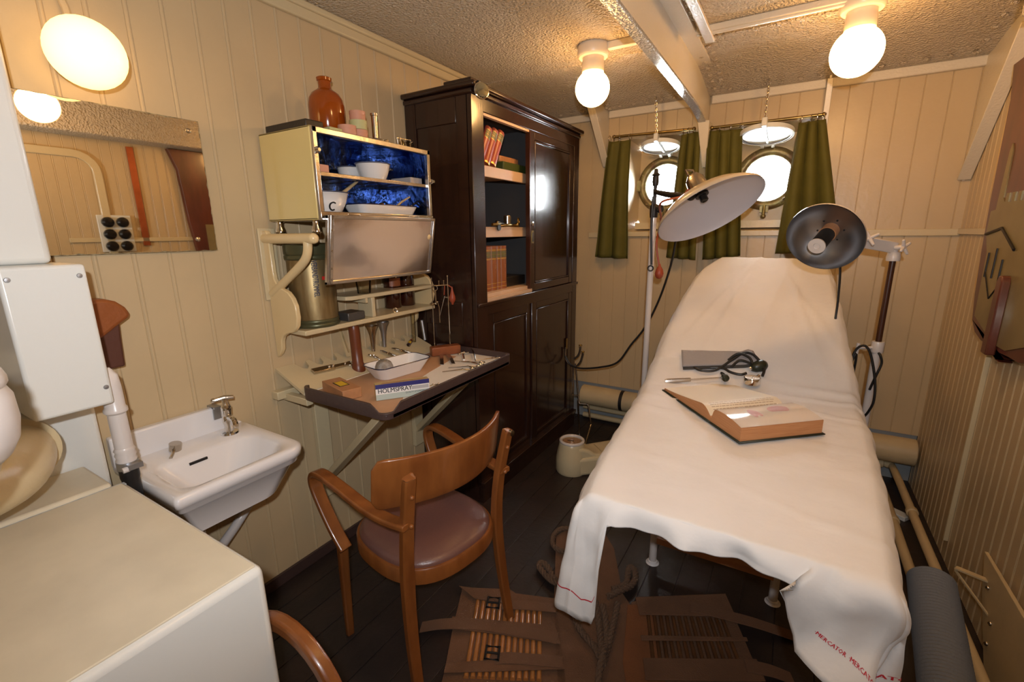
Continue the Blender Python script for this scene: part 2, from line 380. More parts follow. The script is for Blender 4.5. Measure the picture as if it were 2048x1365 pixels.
# back wall with two porthole recesses
N1 = (-1.075, -0.625); N2 = (-0.42, 0.03); NZ0, NZ1, ND = 1.500, 2.135, 0.20
mb = MB()
def bw(x0, x1, z0, z1, pitch=0.0985):
    planks(mb, (x0, YB, z0), XV, ZV, -YV, x1-x0, z1-z0, pitch, phase=(-1.345-x0) % pitch, gw=0.006, gd=0.004)
bw(XL, XR, 0.30, NZ0); bw(XL, N1[0], NZ0, ZC); bw(N1[1], N2[0], NZ0, ZC); bw(N2[1], XR, NZ0, ZC, 0.1085)
bw(N1[0], N1[1], NZ1, ZC); bw(N2[0], N2[1], NZ1, ZC)
struct(mb, 'wall_back', 'cream', smooth=False)
mb = MB(); R0 = 0.165
for nx, cz in ((N1, 1.832), (N2, 1.832)):
    x0, x1 = nx; cx = (x0+x1)/2; i0, i1 = x0+0.035, x1-0.035; j0, j1 = NZ0+0.05, NZ1-0.03; Yb = YB+ND
    o_ = [(x0, YB, NZ0), (x1, YB, NZ0), (x1, YB, NZ1), (x0, YB, NZ1)]; i_ = [(i0, Yb, j0), (i1, Yb, j0), (i1, Yb, j1), (i0, Yb, j1)]
    for k in range(4): mb.quad(o_[k], o_[(k+1) % 4], i_[(k+1) % 4], i_[k])
    n = 48; outer = []
    for k in range(n):                # back plate with a round hole
        a = 2*pi*k/n; dx, dz = cos(a), sin(a); t = 9
        if dx > 1e-6: t = min(t, (i1-cx)/dx)
        if dx < -1e-6: t = min(t, (i0-cx)/dx)
        if dz > 1e-6: t = min(t, (j1-cz)/dz)
        if dz < -1e-6: t = min(t, (j0-cz)/dz)
        outer.append(((cx+dx*t, Yb, cz+dz*t), (cx+dx*R0, Yb, cz+dz*R0), (cx+dx*R0, Yb+0.12, cz+dz*R0)))
    for k in range(n):
        p, q = outer[k], outer[(k+1) % n]
        mb.quad(p[0], q[0], q[1], p[1]); mb.quad(p[1], q[1], q[2], p[2])
struct(mb, 'trim_1', 'cream', smooth=False)
mb = MB()                              # hull plate outside, closing off the light
for x0, x1, z0, z1 in ((XL-0.1, XR+0.1, -0.05, 1.55), (XL-0.1, XR+0.1, 2.10, 2.5), (XL-0.1, N1[0]+0.03, 1.5, 2.2), (N1[1]-0.03, N2[0]+0.03, 1.5, 2.2), (N2[1]-0.03, XR+0.1, 1.5, 2.2)):
    mb.bx(x0, x1, YB+ND+0.005, YB+ND+0.10, z0, z1)
struct(mb, 'trim_2', 'hullgrey', smooth=False)
# lower hull side behind the pipes (panelling stops 0.3 m above the deck)
mb = MB(); mb.bx(XL, XR, YB+0.01, YB+0.05, -0.02, 0.32); struct(mb, 'baseboard_back', 'hullgrey', smooth=False)
mb = MB(); mb.bx(XL-0.1, XR+0.1, YF-0.1, YB+0.3, -0.06, -0.004)
W = 0.125
ca = radians(28); du = V((cos(ca), sin(ca), 0)); dv = V((-sin(ca), cos(ca), 0))
struct(mb, 'trim_3', 'floor', smooth=False)
mb = MB(); k = 0                        # deck planks running to the back wall
x = XL
while x < XR:
    mb.bx(x+0.0015, min(x+W, XR)-0.0015, YF, YB+0.02, -0.03, 0.0); x += W
struct(mb, 'floor', 'floor', bev=0.002, smooth=False)
def ceil_z(y): t = max(0, min(1, (y-2.66)/0.66)); return ZC-0.068*t*t
mb = MB(); ys = [YF-0.1, 0, 1.5, 2.66]+[2.66+0.74*k/14 for k in range(1, 15)]+[YB+0.3]
pf = [(y, ceil_z(y)) for y in ys]+[(YB+0.3, ZC+0.1), (YF-0.1, ZC+0.1)]
mb.prism(pf, (XL-0.1, 0, 0), YV, ZV, (XR-XL+0.2, 0, 0)); struct(mb, 'ceiling', 'ceil', ang=30)
mb = MB(); mb.bx(XL, XL+0.012, YF, 1.90, 0, 0.055); struct(mb, 'baseboard_left', 'tray', bev=0.003)
mb = MB(); mb.bx(XL, XL+0.022, YF, 3.38, ZC-0.062, ZC); mb.bx(XL, XL+0.035, YF, 3.38, ZC-0.026, ZC); struct(mb, 'trim_4', 'creamlo', bev=0.006)
mb = MB()                              # stringer angle under the deck at the back, sagging between the knees
for x0, x1 in ((XL, -1.24), (-1.22, -0.585), (-0.545, 0.06), (0.085, 0.735)):
    mb.bx(x0, x1, YB-0.03, YB, 2.285, 2.334)
struct(mb, 'trim_5', 'ceilbeam', bev=0.006)
mb = MB()                              # rail across the back panelling
for x0, x1 in ((-1.355, N1[0]-0.0), (N2[1]+0.0, XR)): mb.bx(x0, x1, YB-0.012, YB, 1.462, 1.50)
struct(mb, 'trim_6', 'creamlo', bev=0.003)
mb = MB()                              # sills of the two recesses
for nx in (N1, N2): mb.bx(nx[0]-0.02, nx[1]+0.02, YB-0.022, YB+0.002, 1.468, 1.503)
struct(mb, 'trim_7', 'creamlo', bev=0.003)
mb = MB(); mb.bx(XR-0.004, XR-0.012, 1.2, YB, 1.47, 1.50); mb.bx(XR-0.018, XR, 2.60, 2.615, 0.1, 1.30); struct(mb, 'trim_8', 'creamlo', bev=0.002)

# deck beam, knees and rivets
def rivets(mb, a, b, n, r=0.016, nrm=(0, 0, -1)):
    a, b = V(a), V(b)
    for k in range(n):
        p = a.lerp(b, (k+0.5)/n); p.z = ceil_z(p.y)-0.003; p = p + V((random.uniform(-.003, .003), random.uniform(-.003, .003), 0))
        mb.sph(p, r, 10, 6, (1, 1, 0.5))
BX = -0.565
mb = MB()
prof = [(YF, ZC), (YF, 2.205), (2.2, 2.205), (2.9, 2.20), (3.1, 2.19), (3.22, 2.175), (3.31, 2.165), (YB-0.005, 2.16), (YB-0.005, ZC)]
mb.prism([(p[0], p[1]) for p in prof], (BX-0.006, 0, 0), YV, ZV, (0.012, 0, 0))
mb.bx(BX, BX+0.075, YF, YB-0.02, ZC-0.012, ZC+0.001)
beam = struct(mb, 'trim_9', 'ceilbeam', bev=0.002)
mb = MB(); low = [V((BX-0.010, p[0], p[1])) for p in prof[1:8]]
P = [low[0]] + catmull(low[1:], 4)
mb.tube(P, 1.0, flat=(0.046, 0.016, (1, 0, 0))); struct(mb, 'trim_10', 'flange')
mb = MB(); mb.loft([[mb.bm.verts.new(p) for p in ((-0.60, 3.26, 2.17), (-0.53, 3.26, 2.17), (-0.53, YB-0.004, 2.17), (-0.60, YB-0.004, 2.17))], [mb.bm.verts.new(p) for p in ((-0.572, 3.365, 1.905), (-0.548, 3.365, 1.905), (-0.548, YB-0.004, 1.905), (-0.572, YB-0.004, 1.905))]])
struct(mb, 'trim_14', 'ceilbeam', bev=0.004)
mb = MB()
def knee(mb, x, zb, yf, th=0.014, fl=0.05):
    mb.prism([(YB-0.004, zb), (YB-0.004, ZC-0.02), (yf, ZC), (yf+0.03, ZC-0.1)], (x-th/2, 0, 0), YV, ZV, (th, 0, 0))
    mb.bar((x, yf+0.02, ZC-0.08), (x, YB-0.012, zb+0.01), fl, 0.012, (0, -1, 0.3))
knee(mb, -1.23, 1.955, 3.02); knee(mb, 0.075, 1.87, 3.30, 0.012, 0.03); knee(mb, 0.725, 1.74, 2.88, 0.014, 0.055)
struct(mb, 'trim_11', 'ceilbeam', bev=0.003)
mb = MB()                              # rows of rivets and plate laps under the deck
rivets(mb, (BX+0.045, 0.3, ZC-0.004), (BX+0.045, 3.30, ZC-0.004), 34); rivets(mb, (BX+0.10, 2.2, ZC-0.004), (BX+0.10, 3.30, ZC-0.004), 12)
rivets(mb, (-1.19, 3.0, ZC-0.003), (-1.19, 3.35, ZC-0.003), 5); rivets(mb, (0.66, 2.4, ZC-0.003), (0.66, 3.35, ZC-0.003), 9)
for y in (2.62, 3.30):
    for x0, x1 in ((-1.7, -0.62), (-0.48, 0.70)): rivets(mb, (x0, y, ZC-0.003), (x1, y, ZC-0.003), int((x1-x0)/0.085))
mb.bx(XL+0.02, BX, 2.585, 2.66, ZC-0.006, ZC+0.001); mb.bx(BX, XR, 2.585, 2.66, ZC-0.006, ZC+0.001)
struct(mb, 'trim_12', 'ceil')
mb = MB()                              # stiffener angle and cable battens
mb.bx(-0.44, -0.43, 0.6, 2.44, 2.325, ZC); mb.bx(-0.44, -0.40, 0.6, 2.44, 2.322, 2.334)
mb.bx(-0.90, BX-0.006, 2.375, 2.405, 2.365, ZC); mb.bx(BX+0.08, 0.08, 2.445, 2.475, 2.372, ZC); mb.bx(BX+0.08, 0.08, 2.452, 2.468, 2.362, 2.375)
struct(mb, 'trim_13', 'ceilbeam', bev=0.004)

mb = MB(); mb.bx(0.56, XR, 0.2, 2.35, 2.175, ZC); struct(mb, 'trim_15', 'ceil', bev=0.01)
# portholes: bronze ring, hinge lugs, glass
def porthole(cx, cz, name):
    Y = YB+ND-0.012; mb = MB()
    mb.lathe([(0.139, 0.05), (0.139, 0.0), (0.146, -0.012), (0.158, -0.02), (0.172, -0.022), (0.186, -0.016), (0.197, -0.006), (0.200, 0.010)], (cx, Y, cz), YV, 56, cap=False)
    for k in range(10):
        a = 2*pi*k/10+0.2; mb.sph((cx+0.18*cos(a), Y-0.012, cz+0.18*sin(a)), 0.011, 8, 6)
    for a, w_, h_ in ((180, 0.05, 0.075), (270, 0.05, 0.04), (0, 0.05, 0.06)):
        a = radians(a); mb.box((cx+0.195*cos(a), Y-0.02, cz+0.195*sin(a)), (w_, 0.035, h_))
    mb.cyl((cx, Y-0.03, cz-0.17), (cx, Y-0.045, cz-0.235), 0.011); mb.sph((cx, Y-0.045, cz-0.24), 0.016)
    mb.tube([(cx+0.10, Y-0.03, cz-0.135), (cx+0.15, Y-0.03, cz-0.10), (cx+0.165, Y-0.03, cz-0.04)], 0.006, smooth=4)
    r = struct(mb, name, 'bronze', ang=50)
    g = MB(); g.lathe([(0.0001, 0), (0.146, 0)], (cx, Y+0.03, cz), YV, 48, cap=False); g.build('window_pane', 'pane', r)
    s_ = MB(); s_.bx(cx-0.16, cx+0.16, Y-0.16, Y-0.03, NZ0+0.025, NZ0+0.035); s_.bx(cx-0.16, cx+0.16, Y-0.165, Y-0.155, NZ0+0.02, NZ0+0.065); s_.build('drip_tray', 'creamlo', r)
    return r
porthole(-0.850, 1.832, 'window_1'); porthole(-0.195, 1.832, 'window_2')

# right wall as the mirror shows it: rounded door panel
mb = MB(); pts = rrect(0.62, 1.75, 0.12)
P = [V((XR-0.008, 1.12+p[0], 1.19+p[1])) for p in pts]
mb.tube(P, 1.0, closed=True, flat=(0.016, 0.05, (1, 0, 0))); struct(mb, 'door_1', 'creamlo')
# ================================================================ LAMPS OF THE ROOM
def globe_lamp(p, d, label, R=0.088, gm='globe', sh_=0.0):
    """porcelain holder on a surface at p, globe hanging along d"""
    p, d = V(p), V(d); t = thing('globe_lamp', label, 'lamp', p, 'opal globe lamps')
    bs = 0.62 if sh_ else 1.0; m = MB(); m.lathe([(0.0, 0), (0.075*bs, 0), (0.078*bs, 0.012*bs), (0.078*bs, 0.045*bs), (0.070*bs, 0.055*bs), (0, 0.055*bs)], p, d, 32); m.build('lamp_base', 'porcelain', t, ang=40)
    m = MB(); m.lathe([(0.050*bs, 0.05-sh_*0.5), (0.054*bs, 0.075-sh_*0.8), (0.054*bs, 0.12-sh_), (0.046*bs, 0.128-sh_)], p, d, 32); m.build('lamp_collar', 'porcelain', t)
    m = MB(); c = p+d*(0.115-sh_+R*0.93); m.sph(c, R, 32, 20, d=d); m.build('lamp_globe', gm, t, ang=180)
    return t
globe_lamp((-0.955, 2.389, ZC), (0, 0, -1), 'opal globe lamp on the ceiling left of the deck beam, above the dark cupboard', 0.085)
globe_lamp((0.132, 2.50, ZC), (0, 0, -1), 'opal globe lamp on the ceiling right of the deck beam, nearest the right wall', 0.092)
globe_lamp((0.05, 1.00, ZC), (0, 0, -1), 'opal ceiling globe lamp behind the viewer, seen only in the wall mirror', 0.088)
wp = at(172, 108, 0, XL+0.112)
globe_lamp((XL, wp.y, wp.z), (1, 0, 0), 'opal globe lamp on the left wall just above the mirror', 0.086, 'wallglobe', 0.078)
m = MB(); q = at(100, 15, 0, XL)
m.tube([(XL+0.01, wp.y+0.01, wp.z+0.07), (XL+0.012, wp.y+0.005, wp.z+0.15), (XL+0.012, wp.y-0.05, wp.z+0.22), (XL+0.012, wp.y-0.14, wp.z+0.25)], 0.010, smooth=6)
tag(m.build('cable_conduit', 'cream'), 'cream painted conduit curving up the wall behind the wall lamp', 'conduit')

# ================================================================ MIRROR
mt = thing('wall_mirror', 'frameless rectangular wall mirror with worn edges below the wall lamp', 'mirror', (XL, 0.67, 1.45))
m = MB(); y0, y1, z0, z1 = 0.36, 0.890, 1.452, 1.878
m.bx(XL+0.008, XL+0.016, y0, y1, z0, z1); m.build('mirror_back', 'mirredge', mt)
m = MB(); e = 0.004; ins = lambda k: e*(0.4+1.4*max(0, noise.noise((k*3.1, 1.7, 0.3))))
P = []
for k in range(40): P.append((y0+ins(k)+(y1-y0-2*e)*k/39, z0+ins(k+9)))
for k in range(28): P.append((y1-ins(k+60), z0+e+(z1-z0-2*e)*k/27))
for k in range(40): P.append((y1-e-(y1-y0-2*e)*k/39, z1-ins(k+120)))
for k in range(28): P.append((y0+ins(k+200), z1-e-(z1-z0-2*e)*k/27))
m.prism([(p[0], p[1]) for p in P], (XL+0.0165, 0, 0), YV, ZV, (0.0012, 0, 0)); m.build('mirror_glass', 'mirror', mt, smooth=False)
for yy, zz in ((y1-0.035, z1-0.035), (y1-0.06, z0+0.04)):
    m = MB(); m.lathe([(0.008, 0), (0.007, 0.004), (0.0001, 0.006)], (XL+0.0175, yy, zz), XV, 14); m.build('mirror_screw', 'nickel', mt)

# ================================================================ WASH BASIN
st = thing('wash_basin', 'white ceramic wash basin on the left wall beside the white box', 'wash basin', (-1.55, 0.62, 0.66))
SX0, SX1, SY0, SY1, SZ = XL+0.004, -1.36, 0.476, 0.885, 0.80
def basin(u, v):
    pass
m = MB(); n = 56
def rr2(w, h, r, n, r2):
    out = []
    for sx, sy, rr_, a0 in ((1, 1, r, 0), (-1, 1, r, 90), (-1, -1, r2, 180), (1, -1, r2, 270)):
        for k in range(n+1): a = radians(a0+90*k/n); out.append((sx*(w/2-rr_)+rr_*cos(a), sy*(h/2-rr_)+rr_*sin(a)))
    return out
def loop(x0, x1, ya, yb, r, z, lr=0.012):
    pts = rr2(x1-x0, yb-ya, r, 13, lr); return [m.bm.verts.new(((x0+x1)/2+p[0], (ya+yb)/2+p[1], z)) for p in pts]
L = [loop(SX0, SX1-0.05, SY0+0.06, SY1-0.06, 0.09, SZ-0.15), loop(SX0, SX1-0.02, SY0+0.02, SY1-0.02, 0.07, SZ-0.055),
     loop(SX0, SX1-0.012, SY0+0.012, SY1-0.012, 0.06, SZ-0.050), loop(SX0, SX1-0.010, SY0+0.010, SY1-0.010, 0.06, SZ-0.034), loop(SX0, SX1-0.003, SY0+0.003, SY1-0.003, 0.06, SZ-0.030),
     loop(SX0, SX1, SY0, SY1, 0.06, SZ-0.012), loop(SX0, SX1-0.002, SY0+0.002, SY1-0.002, 0.06, SZ), loop(SX0, SX1-0.012, SY0+0.012, SY1-0.012, 0.055, SZ+0.006),
     loop(SX0+0.135, SX1-0.035, SY0+0.04, SY1-0.04, 0.07, SZ+0.002, 0.05), loop(SX0+0.145, SX1-0.045, SY0+0.05, SY1-0.05, 0.075, SZ-0.010, 0.05),
     loop(SX0+0.175, SX1-0.075, SY0+0.09, SY1-0.09, 0.08, SZ-0.085, 0.06), loop(SX0+0.21, SX1-0.11, SY0+0.16, SY1-0.16, 0.06, SZ-0.12, 0.05)]
for a, b in zip(L[:-1], L[1:]):
    k = len(a)
    for i in range(k): m.bm.faces.new((a[i], a[(i+1) % k], b[(i+1) % k], b[i]))
m.bm.faces.new(L[-1]); m.bm.faces.new(list(reversed(L[0])))
m.build('basin_bowl', 'ceramic', st, ang=60)
m = MB()
pr = [(SY0, SZ-0.01), (SY1-0.01, SZ-0.01), (SY1-0.01, SZ+0.006), (SY1-0.03, SZ+0.02), (SY1-0.045, SZ+0.05), (SY1-0.06, SZ+0.082), (SY1-0.085, SZ+0.094), (SY0, SZ+0.094)]
m.prism(pr, (SX0, 0, 0), YV, ZV, (0.032, 0, 0)); m.build('splashback', 'ceramic', st, bev=0.007, seg=3)
m = MB(); o = at(360, 917, 2, SZ-0.03); m.box((SX0+0.153, 0.655, SZ-0.028), (0.006, 0.055, 0.008)); m.build('overflow_slot', 'iron', st)
tp = V((-1.685, 0.795, SZ+0.004))
m = MB(); m.lathe([(0.030, 0), (0.028, 0.006), (0.016, 0.010), (0.014, 0.03), (0.019, 0.045), (0.019, 0.06), (0.014, 0.068), (0.016, 0.085), (0.017, 0.10), (0.012, 0.112), (0.009, 0.13)], tp, ZV, 20)
m.tube([tp+V((0, 0, 0.055)), tp+V((0.022, 0, 0.062)), tp+V((0.038, 0, 0.055)), tp+V((0.042, 0, 0.042))], [0.013, 0.011, 0.010, 0.011], smooth=5)
tap = m.build('tap', 'chrome', st)
m = MB(); m.tube([tp+V((-0.01, -0.03, 0.132)), tp+V((0, 0, 0.135)), tp+V((0.01, 0.026, 0.132))], [0.007, 0.009, 0.007]); m.sph(tp+V((-0.012, -0.032, 0.132)), 0.009, 10, 8); m.build('tap_handle', 'nickel', tap)
m = MB(); pl = at(345, 888, 2, SZ+0.02); pl = V((-1.70, 0.625, SZ+0.018)); m.cyl(pl+V((0, 0, -0.012)), pl+V((0.004, 0.002, 0.012)), 0.018); m.tube([pl, pl+V((0.03, -0.02, -0.01)), pl+V((0.05, -0.035, -0.014))], 0.005); m.build('plug', 'nickel', st)
m = MB(); m.bx(SX0+0.0, SX0+0.05, 0.775, 0.80, SZ+0.092, SZ+0.099); m.bx(SX0+0.034, SX0+0.040, 0.775, 0.80, SZ+0.05, SZ+0.098); m.build('wall_clip', 'alu', st)
m = MB(); m.tube([(-1.52, 0.58, 0.67), (-1.52, 0.58, 0.50), (-1.56, 0.60, 0.42), (-1.64, 0.66, 0.40), (-1.70, 0.78, 0.44), (-1.70, 0.845, 0.52), (-1.765, 0.86, 0.56)], 0.017, 14, smooth=6); m.lathe([(0.035, 0), (0.028, 0.03)], (-1.52, 0.58, 0.63), ZV, 20); m.build('drain_pipe', 'pipewhite', st)
m = MB(); m.bar((XL+0.01, 0.83, 0.64), (-1.47, 0.83, 0.695), 0.03, 0.02); m.bar((XL+0.01, 0.83, 0.52), (-1.60, 0.83, 0.67), 0.03, 0.012); m.build('basin_bracket', 'creamlo', st)

# ================================================================ NEAR LEFT: heater box, switch box, pipes
bt = thing('equipment_box', 'large white painted box with tan worn top in the near left corner', 'box', (-1.2, 0.0, 0))
BZ = 0.85
m = MB(); m.bx(-1.50, -0.85, -0.6, 0.425, 0.0, BZ); m.build('box_body', 'white', bt, bev=0.016, seg=3)
m = MB(); m.bx(-1.488, -0.862, -0.59, 0.413, BZ-0.002, BZ+0.003); m.build('box_lid', 'boxtop', bt, bev=0.002)
m = MB(); m.bx(-1.516, -1.4995, -0.6, 0.425, 0.6, BZ-0.008); m.build('lid_seam', 'chipped', bt)
m = MB(); m.bx(-1.712, -1.516, -0.6, 0.40, 0.0, BZ+0.002); m.build('rear_ledge', 'boxtop', bt, bev=0.008)
ct = tag(MB().bx(XL+0.002, -1.715, -0.7, 0.455, 0.0, 1.10).build('wall_casing', 'white', bev=0.012), 'white casing panel on the left wall behind the large box', 'panel')
jt = thing('switch_box', 'white metal switch box with two visible screws on the left wall', 'switch box', (-1.6, 0.36, 1.07))
m = MB(); m.bx(-1.70, -1.50, 0.285, 0.440, 1.072, 1.438); m.build('box_housing', 'white', jt, bev=0.008, seg=3)
for yy, zz in ((0.425, 1.41), (0.428, 1.12), (0.30, 1.41)):
    m = MB(); m.lathe([(0.006, 0), (0.005, 0.002), (0.0001, 0.0025)], (-1.4995, yy, zz), XV, 14); m.build('screw', 'alu', jt)
m = MB(); m.bx(XL+0.002, -1.70, 0.30, 0.42, 1.11, 1.40); m.build('mounting_block', 'white', jt)
pe = at(55, 300, 0, -1.62)
m = MB(); m.bx(XL+0.002, -1.60, 0.20, 0.41, 1.438, ZC-0.075)
tag(m.build('wall_trunking', 'white', bev=0.015, seg=3), 'tall white trunking running up the wall above the switch box', 'trunking')
# flanged vertical pipe close to the viewer
ft = thing('vent_pipe', 'cream vertical pipe with rounded flange at the left edge, closest to viewer', 'pipe', (-1.16, 0.14, 0.853))
fx, fy = -1.05, 0.112
m = MB(); m.lathe([(0.045, 0.475), (0.052, 0.46), (0.066, 0.452), (0.070, 0.44), (0.070, 0.43), (0.066, 0.424), (0.072, 0.41), (0.073, 0.37), (0.068, 0.34), (0.055, 0.315), (0.045, 0.305)], (fx, fy, 0.853), ZV, 36); m.build('pipe_bell', 'pipewhite', ft, ang=50)
m = MB(); m.tube([(fx, fy, 1.18), (fx-0.01, fy-0.015, 1.145), (fx-0.03, fy-0.07, 1.125), (fx-0.04, fy-0.20, 1.12), (fx-0.04, fy-0.50, 1.12)], [0.045, 0.048, 0.050, 0.050, 0.050], 28, smooth=6); m.build('pipe_bend', 'creamlo', ft)
m = MB(); m.tube([(fx-0.01, fy-0.02, 1.38), (fx-0.02, fy-0.05, 1.9), (fx-0.02, fy-0.06, ZC)], 0.028, 24); m.build('pipe_riser', 'creamlo', ft)
m = MB(); m.tube([(-1.35, -0.20, 1.0), (-1.37, 0.03, 1.0), (-1.43, 0.18, 0.99), (-1.55, 0.245, 0.985), (-1.712, 0.265, 0.985)], 0.074, 28, smooth=6); m.lathe([(0.075, 0), (0.088, 0.004), (0.088, 0.03), (0.075, 0.034)], (-1.58, 0.250, 0.985), (-1, 0.12, 0), 28)
tag(m.build('pipe_elbow', 'creamlo'), 'cream flanged pipe elbow low on the casing under the switch box', 'pipe')
# waste pipe between box and basin
wt = thing('waste_pipe', 'cream waste pipe with band clamp between the large box and the basin', 'pipe', (-1.63, 0.475, 0.6))
wx, wy = -1.545, 0.450
m = MB(); m.lathe([(0.021, 0.90), (0.021, 1.045)], (wx, wy, 0), ZV, 26, cap=False); m.lathe([(0.021, 1.030), (0.027, 1.036), (0.027, 1.044), (0.023, 1.05), (0.023, 1.10), (0.020, 1.14), (0.006, 1.16)], (wx, wy, 0), ZV, 26); m.build('pipe_body', 'pipewhite', wt)
m = MB(); m.lathe([(0.022, 0.885), (0.025, 0.893), (0.022, 0.90), (0.025, 0.908), (0.022, 0.916), (0.025, 0.922), (0.021, 0.93)], (wx, wy, 0), ZV, 26); m.build('putty_joint', 'pipewhite', wt, ang=60)
m = MB(); m.lathe([(0.022, 0.865), (0.0255, 0.866), (0.0255, 0.888), (0.022, 0.889)], (wx, wy, 0), ZV, 26); m.box((wx+0.028, wy+0.006, 0.878), (0.02, 0.034, 0.015)); m.build('pipe_clamp', 'alu', wt)
m = MB(); m.cyl((wx+0.028, wy-0.022, 0.873), (wx+0.029, wy-0.008, 0.874), 0.008); m.build('clamp_bolt', 'pipewhite', wt)
m = MB(); m.lathe([(0.021, 0.0), (0.021, 0.83), (0.023, 0.84), (0.023, 0.866)], (wx, wy, 0), ZV, 26); m.build('lower_pipe', 'iron', wt)
# leather case hanging on the wall
lt = thing('leather_case', 'tan leather case with rounded flap hanging on the wall behind the switch box', 'case', (XL+0.02, 0.52, 1.11))
def case_poly(P, th, z=0): return P
m = MB(); m.prism([(0.455, 1.115), (0.548, 1.115), (0.552, 1.20), (0.556, 1.26), (0.455, 1.26)], (XL+0.006, 0, 0), YV, ZV, (0.055, 0, 0)); m.build('case_body', 'darkleather', lt, bev=0.006)
m = MB(); m.prism([(0.450, 1.20), (0.47, 1.20), (0.51, 1.215), (0.545, 1.24), (0.578, 1.262), (0.585, 1.272), (0.575, 1.295), (0.555, 1.315), (0.53, 1.325), (0.450, 1.325)], (XL+0.004, 0, 0), YV, ZV, (0.064, 0, 0)); m.build('case_flap', 'brownleather', lt, bev=0.010, seg=3)
m = MB(); m.cyl((XL+0.03, 0.50, 1.325), (XL+0.03, 0.50, 1.338), 0.010); m.build('case_stud', 'brownleather', lt)

# second chair, its bentwood arm visible at the bottom edge
m = MB(); P = [V((-1.03, 0.455, 0.0)), V((-1.03, 0.455, 0.30))] + [V((-0.865-0.165*cos(a), 0.46, 0.495+0.165*sin(a))) for a in [radians(x) for x in range(0, 181, 12)]] + [V((-0.70, 0.455, 0.30)), V((-0.70, 0.455, 0.0))]
m.tube(P, 1.0, flat=(0.032, 0.036, (0, 1, 0))); tag(m.build('bentwood_hoop', 'bent', bev=0.004), 'curved brown bentwood hoop at the bottom edge beside the large box', 'hoop')
# ================================================================ DARK CUPBOARD
CX, CY0, CY1, CZ1 = -1.36, 1.91, 3.19, 2.185
ct = thing('wardrobe_cupboard', 'tall dark mahogany cupboard with sliding doors, its upper left door open', 'cupboard', (-1.57, 2.55, 0))
OY0, OY1, OZ0, OZ1 = 2.005, 2.50, 1.165, 2.075
X0 = XL+0.003
m = MB(); m.bx(X0, CX-0.03, CY1-0.022, CY1, 0.0, CZ1-0.04); m.build('cupboard_side', 'mahog', ct, bev=0.003)
m = MB(); m.bx(X0, CX-0.03, CY0, CY0+0.022, 0.0, CZ1-0.04)
# side panel framing
for z0, z1 in ((0.03, 0.16), (1.02, 1.15), (2.02, 2.145)): m.bx(X0+0.072, CX-0.092, CY0-0.0075, CY0, z0, z1)
for x0, x1 in ((X0, X0+0.07), (CX-0.09, CX-0.02)): m.bx(x0, x1, CY0-0.008, CY0, 0.03, 2.145)
m.build('cupboard_side', 'mahog', ct, bev=0.003)
m = MB(); m.bx(CX-0.03, CX, CY0-0.008, OY0, 0.10, CZ1-0.03); m.bx(CX-0.03, CX, CY1-0.08, CY1, 0.10, CZ1-0.03)
m.bx(CX-0.0295, CX-0.0008, OY0-0.01, CY1-0.075, OZ1, CZ1-0.0305); m.bx(CX-0.0295, CX-0.0008, OY0-0.01, CY1-0.075, 1.075, 1.145); m.bx(CX-0.02, CX+0.012, CY0, CY1, 1.128, 1.146); m.bx(CX-0.03, CX+0.005, CY0, CY1, 0.0, 0.13)
m.bx(CX-0.02, CX+0.02, CY0-0.008, CY1, 0.11, 0.135)
m.build('face_frame', 'mahog', ct, bev=0.003)
m = MB(); m.bx(X0, CX+0.012, CY0-0.02, CY1+0.0, CZ1-0.05, CZ1-0.025); m.bx(X0, CX+0.035, CY0-0.035, CY1+0.0, CZ1-0.025, CZ1); m.build('cornice', 'mahog', ct, bev=0.008, seg=3)
m = MB(); m.bx(X0, X0+0.012, CY0+0.022, CY1-0.022, 0.1, CZ1-0.05); m.bx(X0, CX-0.05, CY0+0.022, CY0+0.03, 1.15, 2.1); m.bx(X0, CX-0.03, 2.60, 2.61, 1.15, CZ1-0.06); m.bx(X0, CX-0.03, CY0+0.02, CY1-0.02, 0.08, 0.1); m.bx(X0, CX-0.03, CY0+0.02, CY1-0.02, 2.10, 2.12); m.build('cupboard_lining', 'cabint', ct)
for z in (1.845, 1.535):
    m = MB(); m.bx(X0+0.012, CX-0.055, CY0+0.03, 2.60, z-0.018, z); m.bx(CX-0.075, CX-0.055, CY0+0.03, 2.56, z-0.055, z); m.build('shelf', 'shelfed', ct, bev=0.002)
m = MB(); m.bx(X0+0.012, CX-0.02, CY0+0.03, 2.60, 1.15, 1.185); m.bx(CX-0.022, CX-0.001, OY0, OY1, 1.145, 1.166); m.build('bottom_shelf', 'shelfed', ct, bev=0.002)
m = MB(); m.bx(CX-0.028, CX-0.006, OY0, OY1+0.02, OZ1-0.012, OZ1+0.001); m.build('door_track', 'shelfed', ct)
def slide_door(y0, y1, z0, z1, x, stl=0.075, far=None):
    m = MB(); far = stl if far is None else far
    m.bx(x-0.022, x, y0, y0+stl, z0, z1); m.bx(x-0.022, x, y1-far, y1, z0, z1); m.bx(x-0.0215, x-0.0006, y0+stl-0.002, y1-far+0.002, z0+0.0003, z0+stl*0.8); m.bx(x-0.0215, x-0.0006, y0+stl-0.002, y1-far+0.002, z1-stl*0.8, z1-0.0003)
    m.bx(x-0.018, x-0.008, y0+0.01, y1-0.01, z0+0.01, z1-0.01)
    d = m.build('sliding_door', 'mahog', ct, bev=0.004)
    m = MB()
    a0, a1, b0, b1 = y0+stl+0.006, y1-far-0.006, z0+stl*0.8+0.006, z1-stl*0.8-0.006
    for p, q in (((a0, b0), (a1, b0)), ((a1, b0), (a1, b1)), ((a1, b1), (a0, b1)), ((a0, b1), (a0, b0))):
        m.bar((x-0.004, p[0], p[1]), (x-0.004, q[0], q[1]), 0.010, 0.012, (1, 0, 0))
    m.build('door_moulding', 'mahog', d, bev=0.003); return d
